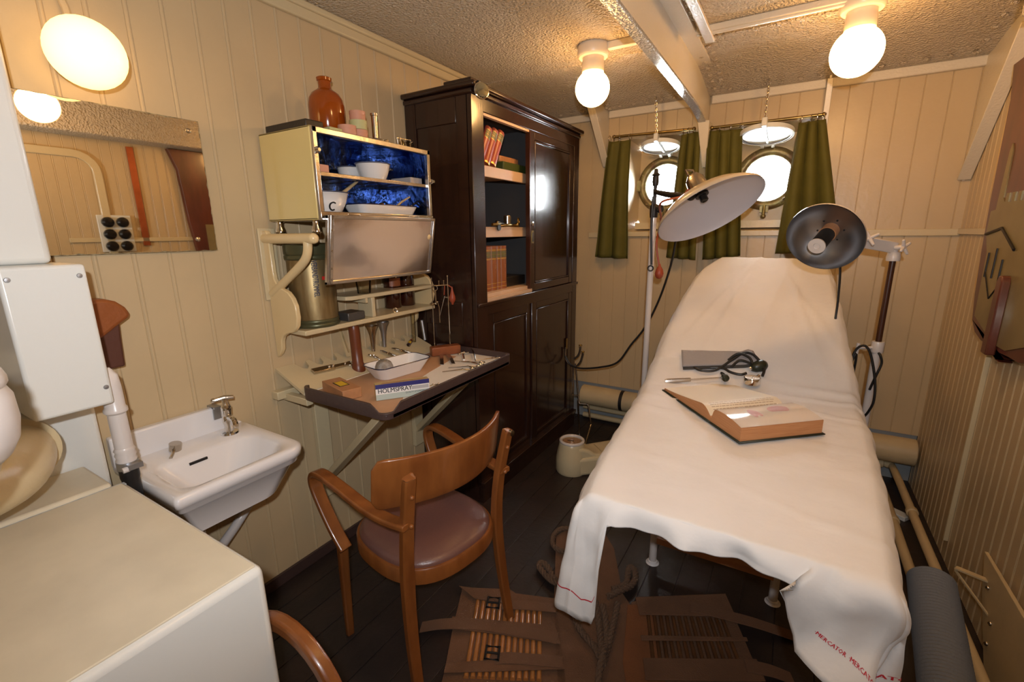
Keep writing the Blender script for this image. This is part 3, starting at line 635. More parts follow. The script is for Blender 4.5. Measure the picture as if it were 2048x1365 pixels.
d1 = slide_door(OY1-0.02, CY1-0.075, 1.147, OZ1+0.003, CX-0.004, 0.06)
m = MB(); m.lathe([(0.0001, 0), (0.011, 0), (0.011, 0.003), (0.004, 0.004)], (CX-0.004, OY1+0.01, 1.555), XV, 16, sx=1.5); m.build('keyhole_plate', 'chrome', d1)
m = MB(); m.bx(CX-0.005, CX-0.001, OY1-0.002, OY1+0.022, 1.44, 1.515); h = m.build('finger_pull', 'brass', d1, bev=0.001)
m = MB(); m.bx(CX-0.0015, CX-0.0005, OY1+0.004, OY1+0.016, 1.45, 1.505); m.build('pull_recess', 'iron', d1)
m = MB(); m.bx(CX-0.03, CX-0.002, OY1-0.026, OY1-0.018, 1.147, OZ1); m.build('door_edge', 'mahogred', d1)
slide_door(CY0+0.09, 2.53, 0.13, 1.078, CX-0.012, 0.075)
d3 = slide_door(2.50, CY1-0.075, 0.13, 1.078, CX-0.002, 0.06)
m = MB(); m.bx(CX-0.003, CX+0.001, 3.02, 3.045, 0.66, 0.74); m.build('finger_pull', 'brass', d3)
cl = at(960, 184, 0, CX+0.05)
t = thing('reading_lamp_clip', 'small round glass and chrome disc clipped to the cupboard top corner', 'clip lamp', cl)
m = MB(); m.lathe([(0.0001, 0), (0.030, 0.002), (0.036, 0.010), (0.037, 0.018), (0.034, 0.020)], cl-V((0.0, 0, 0)), (0.85, -0.5, 0.1), 28, sx=1.0); m.build('disc_rim', 'chrome', t)
m = MB(); m.lathe([(0.034, 0.0), (0.030, 0.010), (0.0001, 0.016)], cl+V((0.0165, -0.0095, 0.002)), (0.85, -0.5, 0.1), 28); m.build('disc_lens', mat('disc_lens', (0.55, 0.55, 0.42), 0.06, 0.9), t)
m = MB(); m.box(cl+V((-0.02, 0.01, 0.025)), (0.03, 0.02, 0.05)); m.build('clip_arm', 'iron', t)
tag(MB().bx(-1.52, -1.36, 1.905, 2.05, CZ1+0.001, CZ1+0.022).build('wood_block', 'mahog', bev=0.003), 'flat dark wooden block lying on top of the cupboard', 'block')

# books
def book(name, y, z, wd, ht, dp, label, group, lean=0.0, style='red', num=None):
    """spine faces +x; stands on z; y = lower near corner"""
    t = thing(name, label, 'book', (CX-0.08, y, z), group); x1 = CX-0.07
    ud = V((0, sin(lean), cos(lean))); vd = V((0, cos(lean), -sin(lean)))
    o = V((x1-dp, y, z)) + (V((0, 0, wd*sin(lean))) if lean else V((0, 0, 0)))
    ax = (XV, vd, ud)
    c = lambda fx, fy, fz: o + XV*fx + vd*fy + ud*fz
    red = style == 'red'
    m = MB(); m.box(c(dp/2-0.006, wd/2, ht/2), (dp-0.02, wd-0.006, ht-0.008), ax); m.build('pages', 'pageedge', t)
    m = MB(); m.box(c(dp/2-0.008, 0.0018, ht/2), (dp-0.016, 0.0036, ht), ax); m.box(c(dp/2-0.008, wd-0.0018, ht/2), (dp-0.016, 0.0036, ht), ax); m.build('cover_board', 'redside' if red else 'tanbook', t, bev=0.001)
    m = MB()
    pts = [(-0.016, 0), (-0.006, 0.001), (0, wd*0.22), (0.003, wd*0.5), (0, wd*0.78), (-0.006, wd-0.001), (-0.016, wd)]
    m.prism(pts, c(dp, 0, 0), XV, vd, ud*ht); sp = m.build('spine', 'redbook' if red else 'tanbook', t, ang=60)
    def band(f0, f1, mt_, nm):
        m = MB(); m.prism([(p[0]+0.0008, p[1]*0.98+wd*0.01) for p in pts[1:-1]]+[(-0.007, wd/2)], c(dp, 0, ht*f0), XV, vd, ud*ht*(f1-f0)); m.build(nm, mt_, sp, ang=60)
    if red:
        band(0.70, 0.905, 'olive', 'title_label'); band(0.905, 0.915, 'gilt', 'gilt_line'); band(0.685, 0.695, 'gilt', 'gilt_line'); band(0.0, 0.05, 'gilt', 'gilt_line')
        band(0.78, 0.79, 'gilt', 'gilt_line'); band(0.84, 0.85, 'gilt', 'gilt_line')
    else:
        band(0.745, 0.885, 'olive', 'title_label'); band(0.90, 0.93, 'gilt', 'gilt_line'); band(0.70, 0.73, 'gilt', 'gilt_line'); band(0.15, 0.165, 'gilt', 'gilt_line'); band(0.06, 0.075, 'gilt', 'gilt_line'); band(0.81, 0.82, 'gilt', 'gilt_line')
        if num:
            m = text_mb(num, 0.024, lambda x, yy: c(dp+0.0042, wd/2, ht*0.50)+vd*x+ud*yy); m.build('volume_number', 'gilt', sp, smooth=False)
    return t
LN = radians(28)
for k, (yy, lab) in enumerate(((2.055, 'red leather book leaning on the top shelf, leftmost of the three'), (2.115, 'red leather book leaning on the top shelf, middle of the three'), (2.175, 'red leather book leaning on the top shelf, rightmost, resting near green books'))):
    book('leather_book', yy, 1.846, 0.052, 0.205, 0.16, lab, 'red leaning books', LN, 'red')
book('leather_book', 2.075, 1.186, 0.085, 0.245, 0.18, 'wide plain tan leather book at the left end of the bottom shelf', 'tan upright books', 0, 'tan')
book('leather_book', 2.163, 1.186, 0.055, 0.245, 0.17, 'tan leather book numbered 3 on the bottom shelf', 'tan upright books', 0, 'tan', '3')
book('leather_book', 2.220, 1.186, 0.038, 0.245, 0.17, 'narrow tan leather book numbered 1 between two upright volumes', 'tan upright books', 0, 'tan', '1')
book('leather_book', 2.262, 1.186, 0.060, 0.245, 0.16, 'tan leather book numbered 2, rightmost upright volume on the bottom shelf', 'tan upright books', 0, 'tan', '2')
tag(MB().bx(-1.68, -1.44, 2.31, 2.58, 1.846, 1.895).build('flat_book', 'greenbook', bev=0.006), 'thick green book lying flat beside the leaning red books', 'book')
tag(MB().bx(-1.68, -1.47, 2.32, 2.53, 1.896, 1.93).build('flat_book', 'woodlt', bev=0.006), 'tan book lying flat on top of the thick green book', 'book')
tag(MB().bx(-1.68, -1.45, 2.335, 2.57, 1.186, 1.245).build('flat_book', 'blackcase', bev=0.006), 'dark book lying flat on the bottom shelf right of tan volumes', 'book')
# brass instruments on the middle shelf
t = thing('brass_instrument', 'small brass cylinder instrument with tubes on the middle shelf', 'instrument', (-1.46, 2.25, 1.536))
b = at(1015, 448, 0, -1.45); b.z = 1.536
m = MB(); m.cyl(b, b+V((0, 0, 0.062)), 0.021); m.lathe([(0.023, 0.04), (0.023, 0.062), (0.020, 0.066)], b, ZV, 20); m.build('brass_cup', 'nickel', t)
m = MB(); m.cyl(b+V((0.0, -0.12, 0.028)), b+V((0.0, -0.02, 0.010)), 0.009); m.build('black_tube', 'iron', t)
m = MB(); m.tube([b+V((0.02, -0.11, 0.006)), b+V((0.03, -0.05, 0.010)), b+V((0.025, 0.03, 0.010)), b+V((0.03, 0.08, 0.008))], [0.004, 0.009, 0.008, 0.005], smooth=5); m.torus(b+V((0.03, 0.075, 0.035)), (1, 0.3, 0), 0.016, 0.004); m.sph(b+V((0.03, 0.06, 0.014)), 0.012); m.build('brass_fittings', 'brass', t)
t = thing('metal_disc_tool', 'dark metal tool with a round disc overhanging the middle shelf edge', 'instrument', (-1.42, 2.13, 1.52))
e_ = at(996, 454, 0, -1.412)
m = MB(); m.cyl(e_+V((0.004, 0, -0.004)), e_+V((0.010, 0, -0.004)), 0.017); m.build('tool_disc', 'iron', t)
m = MB(); m.tube([e_+V((-0.005, -0.05, 0.012)), e_+V((0, -0.01, 0.012)), e_+V((0, 0.03, 0.016))], [0.008, 0.011, 0.004], smooth=4); m.tube([e_+V((0, -0.01, 0.012)), e_+V((0.0, -0.005, 0.03))], 0.006); m.build('tool_arm', 'brass', t)
# ================================================================ WALL SHELF UNIT
sh = thing('wall_shelf', 'cream wall shelf unit with scrolled sides and tube brackets under the steel cabinet', 'shelf', (-1.70, 1.5, 1.12))
A0, A1 = 1.085, 1.86           # inner faces of the two sides
prof = [(0.0, 1.520), (0.030, 1.520), (0.040, 1.505), (0.042, 1.36), (0.045, 1.335), (0.060, 1.315), (0.085, 1.30), (0.122, 1.288), (0.146, 1.265), (0.160, 1.235), (0.164, 1.19), (0.155, 1.155), (0.130, 1.130), (0.080, 1.118), (0.055, 1.105), (0.043, 1.085), (0.038, 1.05), (0.022, 1.028), (0.0, 1.01)]
for y in (A0-0.020, A1):
    m = MB(); m.prism(prof, (XL+0.003, y, 0), XV, ZV, (0, 0.020, 0)); sp = m.build('side_panel', 'shelfpaint', sh, bev=0.004)
m = MB(); m.bx(XL+0.003, -1.60, A0, A1, 1.115, 1.135); m.build('lower_shelf', 'creamlo', sh, bev=0.004)
m = MB()
pl = [(0, 1.30), (0.13, 1.30), (0.155, 1.306), (0.17, 1.325), (0.175, 1.35), (0.175, A1), (0.108, A1), (0.108, 1.632), (0, 1.632)]
m.prism([(p[0], p[1]) for p in pl], (XL+0.003, 0, 1.225), XV, YV, (0, 0, 0.018)); m.build('upper_shelf', 'creamlo', sh, bev=0.003)
m = MB(); m.bx(-1.70, -1.605, 1.435, 1.455, 1.135, 1.225); m.build('divider', 'creamlo', sh, bev=0.003)
m = MB(); m.bx(XL+0.003, -1.605, 1.40, 1.412, 1.205, 1.225); m.build('shelf_cleat', 'creamlo', sh)
for y in (1.074, 1.68):
    m = MB(); m.cyl((XL+0.01, y, 1.490), (-1.475, y, 1.490), 0.019, n=22); m.sph((-1.475, y, 1.49), 0.019, 20, 12)
    m.tube([(-1.51, y, 1.485), (-1.512, y, 1.455), (-1.525, y, 1.425), (-1.56, y, 1.395), (-1.66, y, 1.335), (XL+0.015, y, 1.275)], 0.016, 18, smooth=5); m.build('tube_bracket', 'shelfpaint', sh)
    m = MB(); m.bx(XL+0.003, XL+0.010, y-0.025, y+0.045, 1.25, 1.53); m.build('wall_plate', 'creamlo', sh, bev=0.003)

# ================================================================ STEEL STERILISING CABINET
mc = thing('instrument_cabinet', 'cream enamelled instrument cabinet with its polished steel flap hanging open', 'cabinet', (-1.62, 1.41, 1.552))
KX, KY0, KY1, KZ0, KZ1 = -1.468, 1.100, 1.715, 1.555, 1.872
m = MB(); m.bx(XL+0.01, KX-0.004, KY0, KY0+0.010, KZ0, KZ1); m.bx(XL+0.01, KX-0.004, KY1-0.010, KY1, KZ0, KZ1); m.bx(XL+0.01, KX-0.004, KY0, KY1, KZ1-0.010, KZ1); m.bx(XL+0.01, KX-0.004, KY0, KY1, KZ0, KZ0+0.010); m.bx(XL+0.01, XL+0.018, KY0, KY1, KZ0, KZ1)
m.build('cabinet_shell', 'creamen', mc, bev=0.006, seg=3)
m = MB(); e = 0.0115; m.bx(XL+0.019, KX-0.005, KY0+e, KY0+e+0.002, KZ0+e, KZ1-e); m.bx(XL+0.019, KX-0.005, KY1-e-0.002, KY1-e, KZ0+e, KZ1-e); m.bx(XL+0.0185, XL+0.0205, KY0+e, KY1-e, KZ0+e, KZ1-e); m.bx(XL+0.019, KX-0.005, KY0+e, KY1-e, KZ1-e-0.002, KZ1-e); m.bx(XL+0.019, KX-0.005, KY0+e, KY1-e, KZ0+e, KZ0+e+0.002)
m.build('steel_lining', 'blueint', mc, smooth=False)
fw = 0.022
m = MB(); m.bx(KX-0.012, KX+0.008, KY0+0.003, KY0+fw, KZ0+0.002, KZ1-0.003); m.bx(KX-0.012, KX+0.008, KY1-fw, KY1-0.003, KZ0+0.002, KZ1-0.003); m.bx(KX-0.012, KX+0.008, KY0+0.003, KY1-0.003, KZ1-0.024, KZ1-0.003); m.bx(KX-0.012, KX+0.012, KY0+0.003, KY1-0.003, KZ0-0.002, KZ0+0.030)
for k in (0.25, 0.8): m.bx(KX+0.008, KX+0.0135, KY0+0.6*k-0.03, KY0+0.6*k+0.03, KZ0+0.018, KZ0+0.026)
m.build('front_frame', 'steel', mc, bev=0.003)
m = MB(); m.bx(XL+0.02, KX-0.004, KY0+0.014, KY1-0.014, 1.7135, 1.7165); m.bx(KX-0.010, KX-0.002, KY0+0.014, KY1-0.014, 1.708, 1.722); m.build('cabinet_shelf', 'steel', mc, bev=0.002)
m = MB()
for y in (KY0+0.07, KY0+0.16, KY0+0.25, KY0+0.34, KY0+0.43, KY0+0.52):
    for k in range(9): m.box((XL+0.06+k*0.024, y, 1.713), (0.014, 0.014, 0.0025))
m.build('shelf_slots', 'iron', mc)
for y, z, s in ((KY0+0.012, 1.79, -1), (KY1-0.004, 1.735, 1)):
    m = MB(); m.lathe([(0.010, 0), (0.012, 0.01), (0.008, 0.016), (0.006, 0.02)], (KX+0.006, y, z), XV, 14); m.cyl((KX-0.01, y+0.01, z), (KX-0.09, y+0.03, z-0.002), 0.004); m.build('latch', 'chrome', mc)
for x, y in ((-1.72, 1.112), (-1.50, 1.112), (-1.72, 1.68), (-1.50, 1.68)):
    m = MB(); m.lathe([(0.013, 0.0), (0.019, 0.006), (0.019, 0.014), (0.013, 0.030), (0.013, 0.042), (0.016, 0.046)], (x, y, 1.5075), ZV, 20); m.build('cabinet_foot', 'chrome', mc)
D0, D1, DZ0, DZ1 = 1.118, 1.705, 1.318, 1.572
m = MB(); x0, x1 = KX+0.014, KX+0.030
fl_ = m
m.bx(x0, x1, D0, D0+0.026, DZ0, DZ1); m.bx(x0, x1, D1-0.012, D1, DZ0, DZ1); m.bx(x0, x1, D0, D1, DZ1-0.014, DZ1); m.bx(x0, x1, D0, D1, DZ0, DZ0+0.012)
m.bx(x0+0.003, x1+0.004, D0+0.008, D0+0.012, DZ0, DZ1)
m.bx(x0, x0+0.004, D0+0.001, D1-0.001, DZ0+0.001, DZ1-0.001)
def tilt(m):
    for v in m.bm.verts: v.co.x -= (DZ1-v.co.z)*0.175
tilt(m)
df = m.build('door_flap', 'steel', mc, bev=0.002)
m = MB(); m.grid(lambda u, v: (x0+0.008+0.0016*noise.noise((u*2.2, v*1.6, 4.0))+0.0002*noise.noise((u*9, v*7, 1.0)), D0+0.026+u*(D1-D0-0.038), DZ0+0.012+v*(DZ1-DZ0-0.026)), 50, 26); tilt(m); m.build('door_inner_sheet', 'doorsteel', df)
m = MB()
for z in (0.02, 0.06, 0.125, 0.20, 0.24): m.lathe([(0.004, 0), (0.003, 0.002), (0.0001, 0.0025)], (x1, D0+0.020, DZ0+z), XV, 10)
tilt(m); m.build('door_rivets', 'nickel', df)
# --- contents
def enamel_bowl(name, label, c, r, h, r0, mats='enamel', sc=1.0, group=None, handle=None, letters=None):
    t = thing(name, label, 'bowl', c, group); c = V(c)
    m = MB(); m.lathe([(0.001, 0.002), (r0, 0.0), (r0+0.35*(r-r0), h*0.22), (r0+0.75*(r-r0), h*0.6), (r, h), (r+0.004, h+0.001), (r-0.002, h-0.002), (r0+0.70*(r-r0), h*0.6), (r0*0.8, 0.006), (0.001, 0.006)], c, ZV, 40, cap=False); b = m.build('bowl_body', mats, t, ang=60)
    m = MB(); m.torus(c+V((0, 0, h)), ZV, r+0.001, 0.0022, 40, 6); m.build('bowl_rim', 'enamelrim', t); return t, b
c1 = V((-1.565, 1.205, KZ0+0.0135))
t, b = enamel_bowl('enamel_bowl', 'white enamel bowl with black letter on the lower cabinet shelf, left', c1, 0.090, 0.090, 0.047)
m = MB(); a0 = math.atan2(-1.205, 1.565); a0 = -0.25
P = [(-0.011+0.013*cos(a), 0.038+0.014*sin(a)) for a in [radians(x) for x in range(50, 311, 20)]]
def onbowl(p): 
    a = a0+p[0]/0.075; z = p[1]; r = 0.045+0.043*min(1, (z/0.085)**0.75)*1.0+0.002
    return c1+V((r*cos(a), r*sin(a), z))
m.tube([onbowl((p[0]+0.012, p[1])) for p in P], 0.0035, 6); m.tube([onbowl((-0.03+k*0.006, 0.012+0.004*sin(k*2.2))) for k in range(10)], 0.003, 6); m.build('painted_letter', 'blackpaint', b)
m = MB(); m.tube([c1+V((0.02, 0.06, 0.085)), c1+V((0.01, 0.13, 0.125)), c1+V((-0.01, 0.19, 0.155))], [0.007, 0.006, 0.004]); tag(m.build('spoon_handle', 'bone'), 'pale handle leaning out of the lettered enamel bowl', 'spoon')
t = thing('instrument_tray', 'white enamel tray on the lower cabinet shelf beside the bowl', 'tray', (-1.60, 1.48, KZ0+0.0135))
tc = V((-1.565, 1.500, KZ0+0.0135))
def tray_mb(m, c, w_, l, h, r=0.03, sl=0.018):
    Ls = []
    for ww, ll, z in ((w_-2*sl, l-2*sl-0.02, 0), (w_, l, h), (w_-0.006, l-0.006, h), (w_-2*sl-0.004, l-2*sl-0.024, 0.004)):
        Ls.append([m.bm.verts.new(c+V((p[0], p[1], z))) for p in rrect(ww, ll, r, 7)])
    for a, b in zip(Ls[:-1], Ls[1:]):
        k = len(a)
        for i in range(k): m.bm.faces.new((a[i], a[(i+1) % k], b[(i+1) % k], b[i]))
    m.bm.faces.new(list(reversed(Ls[0]))); m.bm.faces.new(Ls[-1])
    return [v.co.copy() for v in Ls[1]]
m = MB(); rim = tray_mb(m, tc, 0.13, 0.34, 0.055); m.build('tray_body', 'enamel', t, ang=50)
m = MB(); m.tube(rim, 0.0025, 6, closed=True); m.build('tray_rim', 'enamelrim', t)
m = MB(); m.tube([tc+V((0.02, 0.03, 0.03)), tc+V((0.02, 0.10, 0.075)), tc+V((0.02, 0.155, 0.10))], [0.004, 0.005, 0.004]); tag(m.build('bone_spatula', 'bone'), 'bone handled spatula leaning out of the cabinet tray', 'spatula')
m = MB(); m.tube([tc+V((0.03, 0.12, 0.045)), tc+V((0.035, 0.18, 0.075)), tc+V((0.035, 0.205, 0.060))], [0.003, 0.005, 0.003]); m.tube([tc+V((0.035, 0.165, 0.07)), tc+V((0.03, 0.20, 0.085))], 0.0035); tag(m.build('steel_clamp', 'chrome'), 'chrome clamp resting on the right rim of the cabinet tray', 'clamp')
m = MB(); m.sph(tc+V((0.03, -0.03, 0.055)), 0.012); m.cyl(tc+V((0.03, -0.03, 0.01)), tc+V((0.03, -0.03, 0.05)), 0.004); tag(m.build('brass_knob_tool', 'brass'), 'small tool with round brass knob standing in the cabinet tray', 'tool')
c2 = V((-1.555, 1.455, 1.7225))
enamel_bowl('enamel_bowl', 'white enamel bowl at the front of the upper cabinet shelf', c2, 0.070, 0.066, 0.046)
enamel_bowl('enamel_bowl', 'white enamel bowl half hidden behind the front one, upper cabinet shelf', V((-1.680, 1.445, 1.7225)), 0.056, 0.060, 0.04)
m = MB(); m.tube([c2+V((-0.035, 0.07, 0.05)), c2+V((-0.03, 0.13, 0.062))], 0.0035); m.tube([c2+V((-0.03, 0.13, 0.062)), c2+V((-0.03, 0.142, 0.064))], 0.006); tag(m.build('small_syringe', 'chrome'), 'small chrome syringe sticking out behind the upper shelf bowls', 'syringe')
tag(MB().cyl((-1.65, 1.27, 1.7235), (-1.635, 1.315, 1.7405), 0.008).build('black_hammer', 'iron'), 'small black headed tool left of the upper shelf bowls', 'tool')
tag(MB().bx(-1.62, -1.50, 1.117, 1.19, 1.7225, 1.752).build('card_box', 'pinkcard', bev=0.002), 'pink card box at the left end of the upper cabinet shelf', 'box')
tag(MB().bx(-1.62, -1.50, 1.62, 1.695, 1.7225, 1.75).build('card_box', 'greycard', bev=0.002), 'grey box at the right end of the upper cabinet shelf', 'box')

# --- on top of the cabinet
T = KZ1+0.001
bt = thing('amber_bottle', 'large amber glass bottle on top of the instrument cabinet', 'bottle', (-1.66, 1.36, T))
bp = at(652, 245, 1, 1.27); bx_ = V((-1.65, 1.325, T))
m = MB(); m.lathe([(0.001, 0), (0.062, 0), (0.068, 0.008), (0.068, 0.125), (0.064, 0.150), (0.052, 0.170), (0.034, 0.182), (0.0245, 0.190), (0.0235, 0.214), (0.028, 0.217), (0.029, 0.227), (0.024, 0.230), (0.019, 0.227), (0.019, 0.20)], bx_, ZV, 40, cap=False); m.build('bottle_body', 'amber', bt, ang=50)
tag(MB().bx(-1.76, -1.52, 1.125, 1.20, T, T+0.030).build('instrument_case', 'blackcase', bev=0.004), 'black oblong case at the left front of the cabinet top', 'case')
def pot(x, y, z, r, h, m_, label, grp='pill boxes on the cabinet'):
    t = thing('pill_box', label, 'pill box', (x, y, z), grp)
    MB().lathe([(r*0.98, 0), (r*0.98, h*0.62), (0.001, h*0.62)], (x, y, z), ZV, 24).build('box_body', m_, t)
    MB().lathe([(r, h*0.60), (r, h), (r*0.96, h*1.01), (0.001, h*1.01)], (x, y, z), ZV, 24).build('box_cap', m_, t)
q = at(716, 265, 0, -1.52)
tag(MB().bx(-1.550, -1.495, 1.206, 1.262, T, T+0.014).build('flat_tin', 'greencard', bev=0.002), 'small flat pale green tin in front of the amber bottle', 'tin')
pot(-1.515, 1.302, T, 0.034, 0.034, 'pinkcard', 'round pink card pill box standing alone right of amber bottle')
pot(-1.540, 1.383, T, 0.033, 0.034, 'pinkcard', 'round pink card pill box, lowest of the stack of three')
pot(-1.540, 1.381, T+0.035, 0.034, 0.034, 'greencard', 'round pale green card pill box, middle of the stack')
pot(-1.540, 1.380, T+0.070, 0.031, 0.033, 'pinkcard', 'round pink card pill box, topmost of the stack')
ot = thing('burner', 'small steel instrument with upright slotted tube on the cabinet top', 'instrument', (-1.52, 1.49, T))
MB().lathe([(0.036, 0), (0.038, 0.006), (0.030, 0.012), (0.012, 0.016), (0.0125, 0.10), (0.015, 0.102), (0.015, 0.110), (0.011, 0.110)], (-1.53, 1.458, T), ZV, 24).build('burner_tube', 'steel', ot)
m = MB(); m.tube([(-1.53, 1.49, T+0.008), (-1.53, 1.52, T+0.012), (-1.53, 1.54, T+0.004)], [0.005, 0.010, 0.006]); m.build('burner_valve', 'nickel', ot)
ot = thing('glass_spirit_lamp', 'small wire framed glass vessel at the right end of the cabinet top', 'instrument', (-1.55, 1.66, T))
m = MB(); m.tube([(-1.56, 1.62, T), (-1.56, 1.61, T+0.045), (-1.56, 1.70, T+0.048), (-1.56, 1.69, T)], 0.003); m.tube([(-1.54, 1.62, T), (-1.54, 1.61, T+0.045)], 0.003); m.build('wire_frame', 'nickel', ot)
MB().lathe([(0.018, 0), (0.022, 0.01), (0.020, 0.034), (0.014, 0.036)], (-1.55, 1.675, T), ZV, 20).build('lamp_cup', 'clear', ot)
m = MB(); m.sph((-1.545, 1.625, T+0.018), 0.016, 16, 10, (0.5, 1, 1.2)); m.build('polished_cap', 'brass', ot)

# --- on the shelves
dt = thing('dressing_drum', 'olive brass drum lettered in blue with a red cross on the lower shelf', 'drum', (-1.683, 1.185, 1.136))
dc = V((-1.683, 1.198, 1.136)); DR = 0.089
MB().lathe([(0.001, 0.0), (DR, 0), (DR, 0.31), (DR*0.98, 0.315), (0.001, 0.315)], dc, ZV, 48).build('drum_body', 'drum', dt, ang=50)
MB().lathe([(DR+0.001, 0.0), (DR+0.004, 0.004), (DR+0.004, 0.012), (DR+0.001, 0.016), (DR+0.004, 0.022), (DR+0.003, 0.03), (DR+0.0005, 0.032)], dc, ZV, 48, cap=False).build('drum_foot_band', 'drumdark', dt, ang=60)
MB().lathe([(DR+0.001, 0.27), (DR+0.006, 0.275), (DR+0.006, 0.286), (DR+0.002, 0.29), (DR+0.006, 0.295), (DR+0.006, 0.33), (DR*0.9, 0.335), (0.001, 0.335)], dc, ZV, 48).build('drum_lid', 'drumdark', dt, ang=60)
ang0 = radians(-27)
def ondrum(x, y, a=ang0, off=0.0012):      # x down the drum, y around it
    return dc+V(((DR+off)*cos(a+y/DR), (DR+off)*sin(a+y/DR), 0.19-x))
m = text_mb('VERBANDTROMMEL', 0.030, lambda x, y: ondrum(x*0.53-0.008, y-0.010)); text_mb('VERBANDTROMMEL', 0.030, lambda x, y: ondrum(x*0.53-0.0072, y-0.0095, off=0.0014), mb=m); m.build('drum_lettering', 'bluepaint', dt, smooth=False)
m = MB()
ca = radians(2)
for sx, sz in ((0.020, 0.007), (0.007, 0.020)):
    m.grid(lambda u, v: ondrum(-0.008-(-sz+2*sz*v), -sx+2*sx*u, ca, 0.0014+0.0002*(sx > sz)), 7, 3)
m.build('red_cross', 'redpaint', dt)
tag(MB().bx(-1.70, -1.61, 1.303, 1.395, 1.136, 1.172).build('metal_tin', 'greybox', bev=0.004), 'dark grey metal tin on the lower shelf right of the drum', 'tin')
gt = thing('glass_beaker', 'clear glass beaker on the upper shelf half hidden by the steel flap', 'beaker', (-1.64, 1.43, 1.244))
MB().lathe([(0.001, 0.001), (0.028, 0), (0.036, 0.075), (0.034, 0.075), (0.026, 0.003), (0.001, 0.003)], (-1.645, 1.43, 1.244), ZV, 28, cap=False).build('beaker_body', 'clear', gt)
m = MB(); m.torus((-1.615, 1.585, 1.144), (0.8, -0.6, 0.1), 0.010, 0.004); tag(m.build('steel_ring', 'chrome'), 'small steel ring lying on the lower shelf', 'ring')
for k, (y, lab) in enumerate(((1.685, 'dark brown glass bottle with an orange label on the lower shelf'), (1.785, 'dark brown glass bottle at the right end of the lower shelf'))):
    t = thing('medicine_bottle', lab, 'bottle', (-1.68, y, 1.136), 'brown bottles on the shelf')
    MB().lathe([(0.001, 0), (0.040, 0), (0.043, 0.004), (0.043, 0.150), (0.038, 0.168), (0.018, 0.182), (0.017, 0.20), (0.020, 0.203), (0.001, 0.204)], (-1.7285, y, 1.136), ZV, 32).build('bottle_body', 'brownglass', t, ang=50)
    if k == 0:
        a = [radians(x) for x in range(-50, 31, 10)]; m = MB(); m.grid(lambda u, v: (-1.7285+0.0436*cos(radians(-60+90*u)), y+0.0436*sin(radians(-60+90*u)), 1.248+0.040*v), 9, 2); m.build('bottle_label', 'woodred', t)
# ================================================================ TRAY TABLE
TX0, TX1, TY0, TY1, TZ = -1.615, -1.145, 1.045, 1.895, 0.918
tt = thing('tray_table', 'wall table with dark brown raised rim and white lining under the shelf', 'table', (-1.4, 1.5, 0))
TF = TZ-0.030          # tray floor
m = MB(); m.prism([(p[0], p[1]) for p in rrect(TX1-TX0, TY1-TY0, 0.035, 4)], ((TX0+TX1)/2, (TY0+TY1)/2, TF-0.020), XV, YV, (0, 0, 0.016)); m.build('table_board', 'tray', tt, bev=0.002)
m = MB(); rp = rrect(TX1-TX0, TY1-TY0, 0.035, 5); cx, cy = (TX0+TX1)/2, (TY0+TY1)/2; n = len(rp)
def rimz(p):            # rim is notched at the near front corner
    d = sqrt((cx+p[0]-(TX1-0.012))**2+(cy+p[1]-(TY0+0.012))**2)
    return TZ-0.027*max(0, min(1, (0.055-d)/0.02))
rp2 = []
for i in range(n):
    a, b = rp[i], rp[(i+1) % n]; L_ = sqrt((a[0]-b[0])**2+(a[1]-b[1])**2); k = max(1, int(L_/0.02))
    for q in range(k): rp2.append((a[0]+(b[0]-a[0])*q/k, a[1]+(b[1]-a[1])*q/k))
pts = [p for p in rp2 if not (cx+p[0] < TX0+0.001)]
pts = sorted(pts, key=lambda p: math.atan2(p[1]/(TY1-TY0), p[0]/(TX1-TX0)))
rings = []
for p in pts:
    s = 0.978; q = (p[0]*(1-0.010/(TX1-TX0)*2), p[1]*(1-0.010/(TY1-TY0)*2)); z = rimz(p)
    rings.append([m.bm.verts.new((cx+p[0], cy+p[1], TF-0.022)), m.bm.verts.new((cx+p[0], cy+p[1], z)), m.bm.verts.new((cx+q[0], cy+q[1], z)), m.bm.verts.new((cx+q[0], cy+q[1], TF-0.022))])
m.loft(rings); m.build('table_rim', 'tray', tt, bev=0.002, ang=40)
m = MB(); m.bx(TX0+0.012, TX1-0.012, TY0+0.012, TY1-0.012, TF-0.004, TF); m.build('tray_lining', 'trayfloor', tt)
m = MB(); m.prism([(TX0+0.012, TY0+0.012), (TX1-0.012, TY0+0.012), (TX1-0.012, 1.13), (-1.30, 1.30), (-1.36, 1.52), (-1.42, TY1-0.10), (TX0+0.012, TY1-0.10)], (0, 0, TF), XV, YV, (0, 0, 0.0008)); m.build('paper_liner', 'cork', tt)
m = MB(); m.bx(XL+0.003, -1.735, 1.02, 1.90, TZ-0.075, TZ-0.04); m.build('wall_ledger', 'creamlo', tt, bev=0.004)
m = MB(); m.bx(XL+0.003, -1.60, 1.055, 1.085, TZ-0.085, TZ-0.055); m.bx(XL+0.003, -1.60, 1.83, 1.86, TZ-0.085, TZ-0.055)
m.build('table_bearer', 'creamlo', tt, bev=0.003)
for y, yt in ((1.225, 1.12), (1.845, 1.66)):
    m = MB(); m.bx(XL+0.003, XL+0.028, y-0.035, y+0.035, 0.30, TZ-0.055); m.build('wall_post', 'creamlo', tt, bev=0.003)
    m = MB(); m.bar((XL+0.03, y, 0.40), (-1.23, yt, TF-0.03), 0.045, 0.03, (0, 0, 1)); m.build('leg', 'creamlo', tt, bev=0.003)
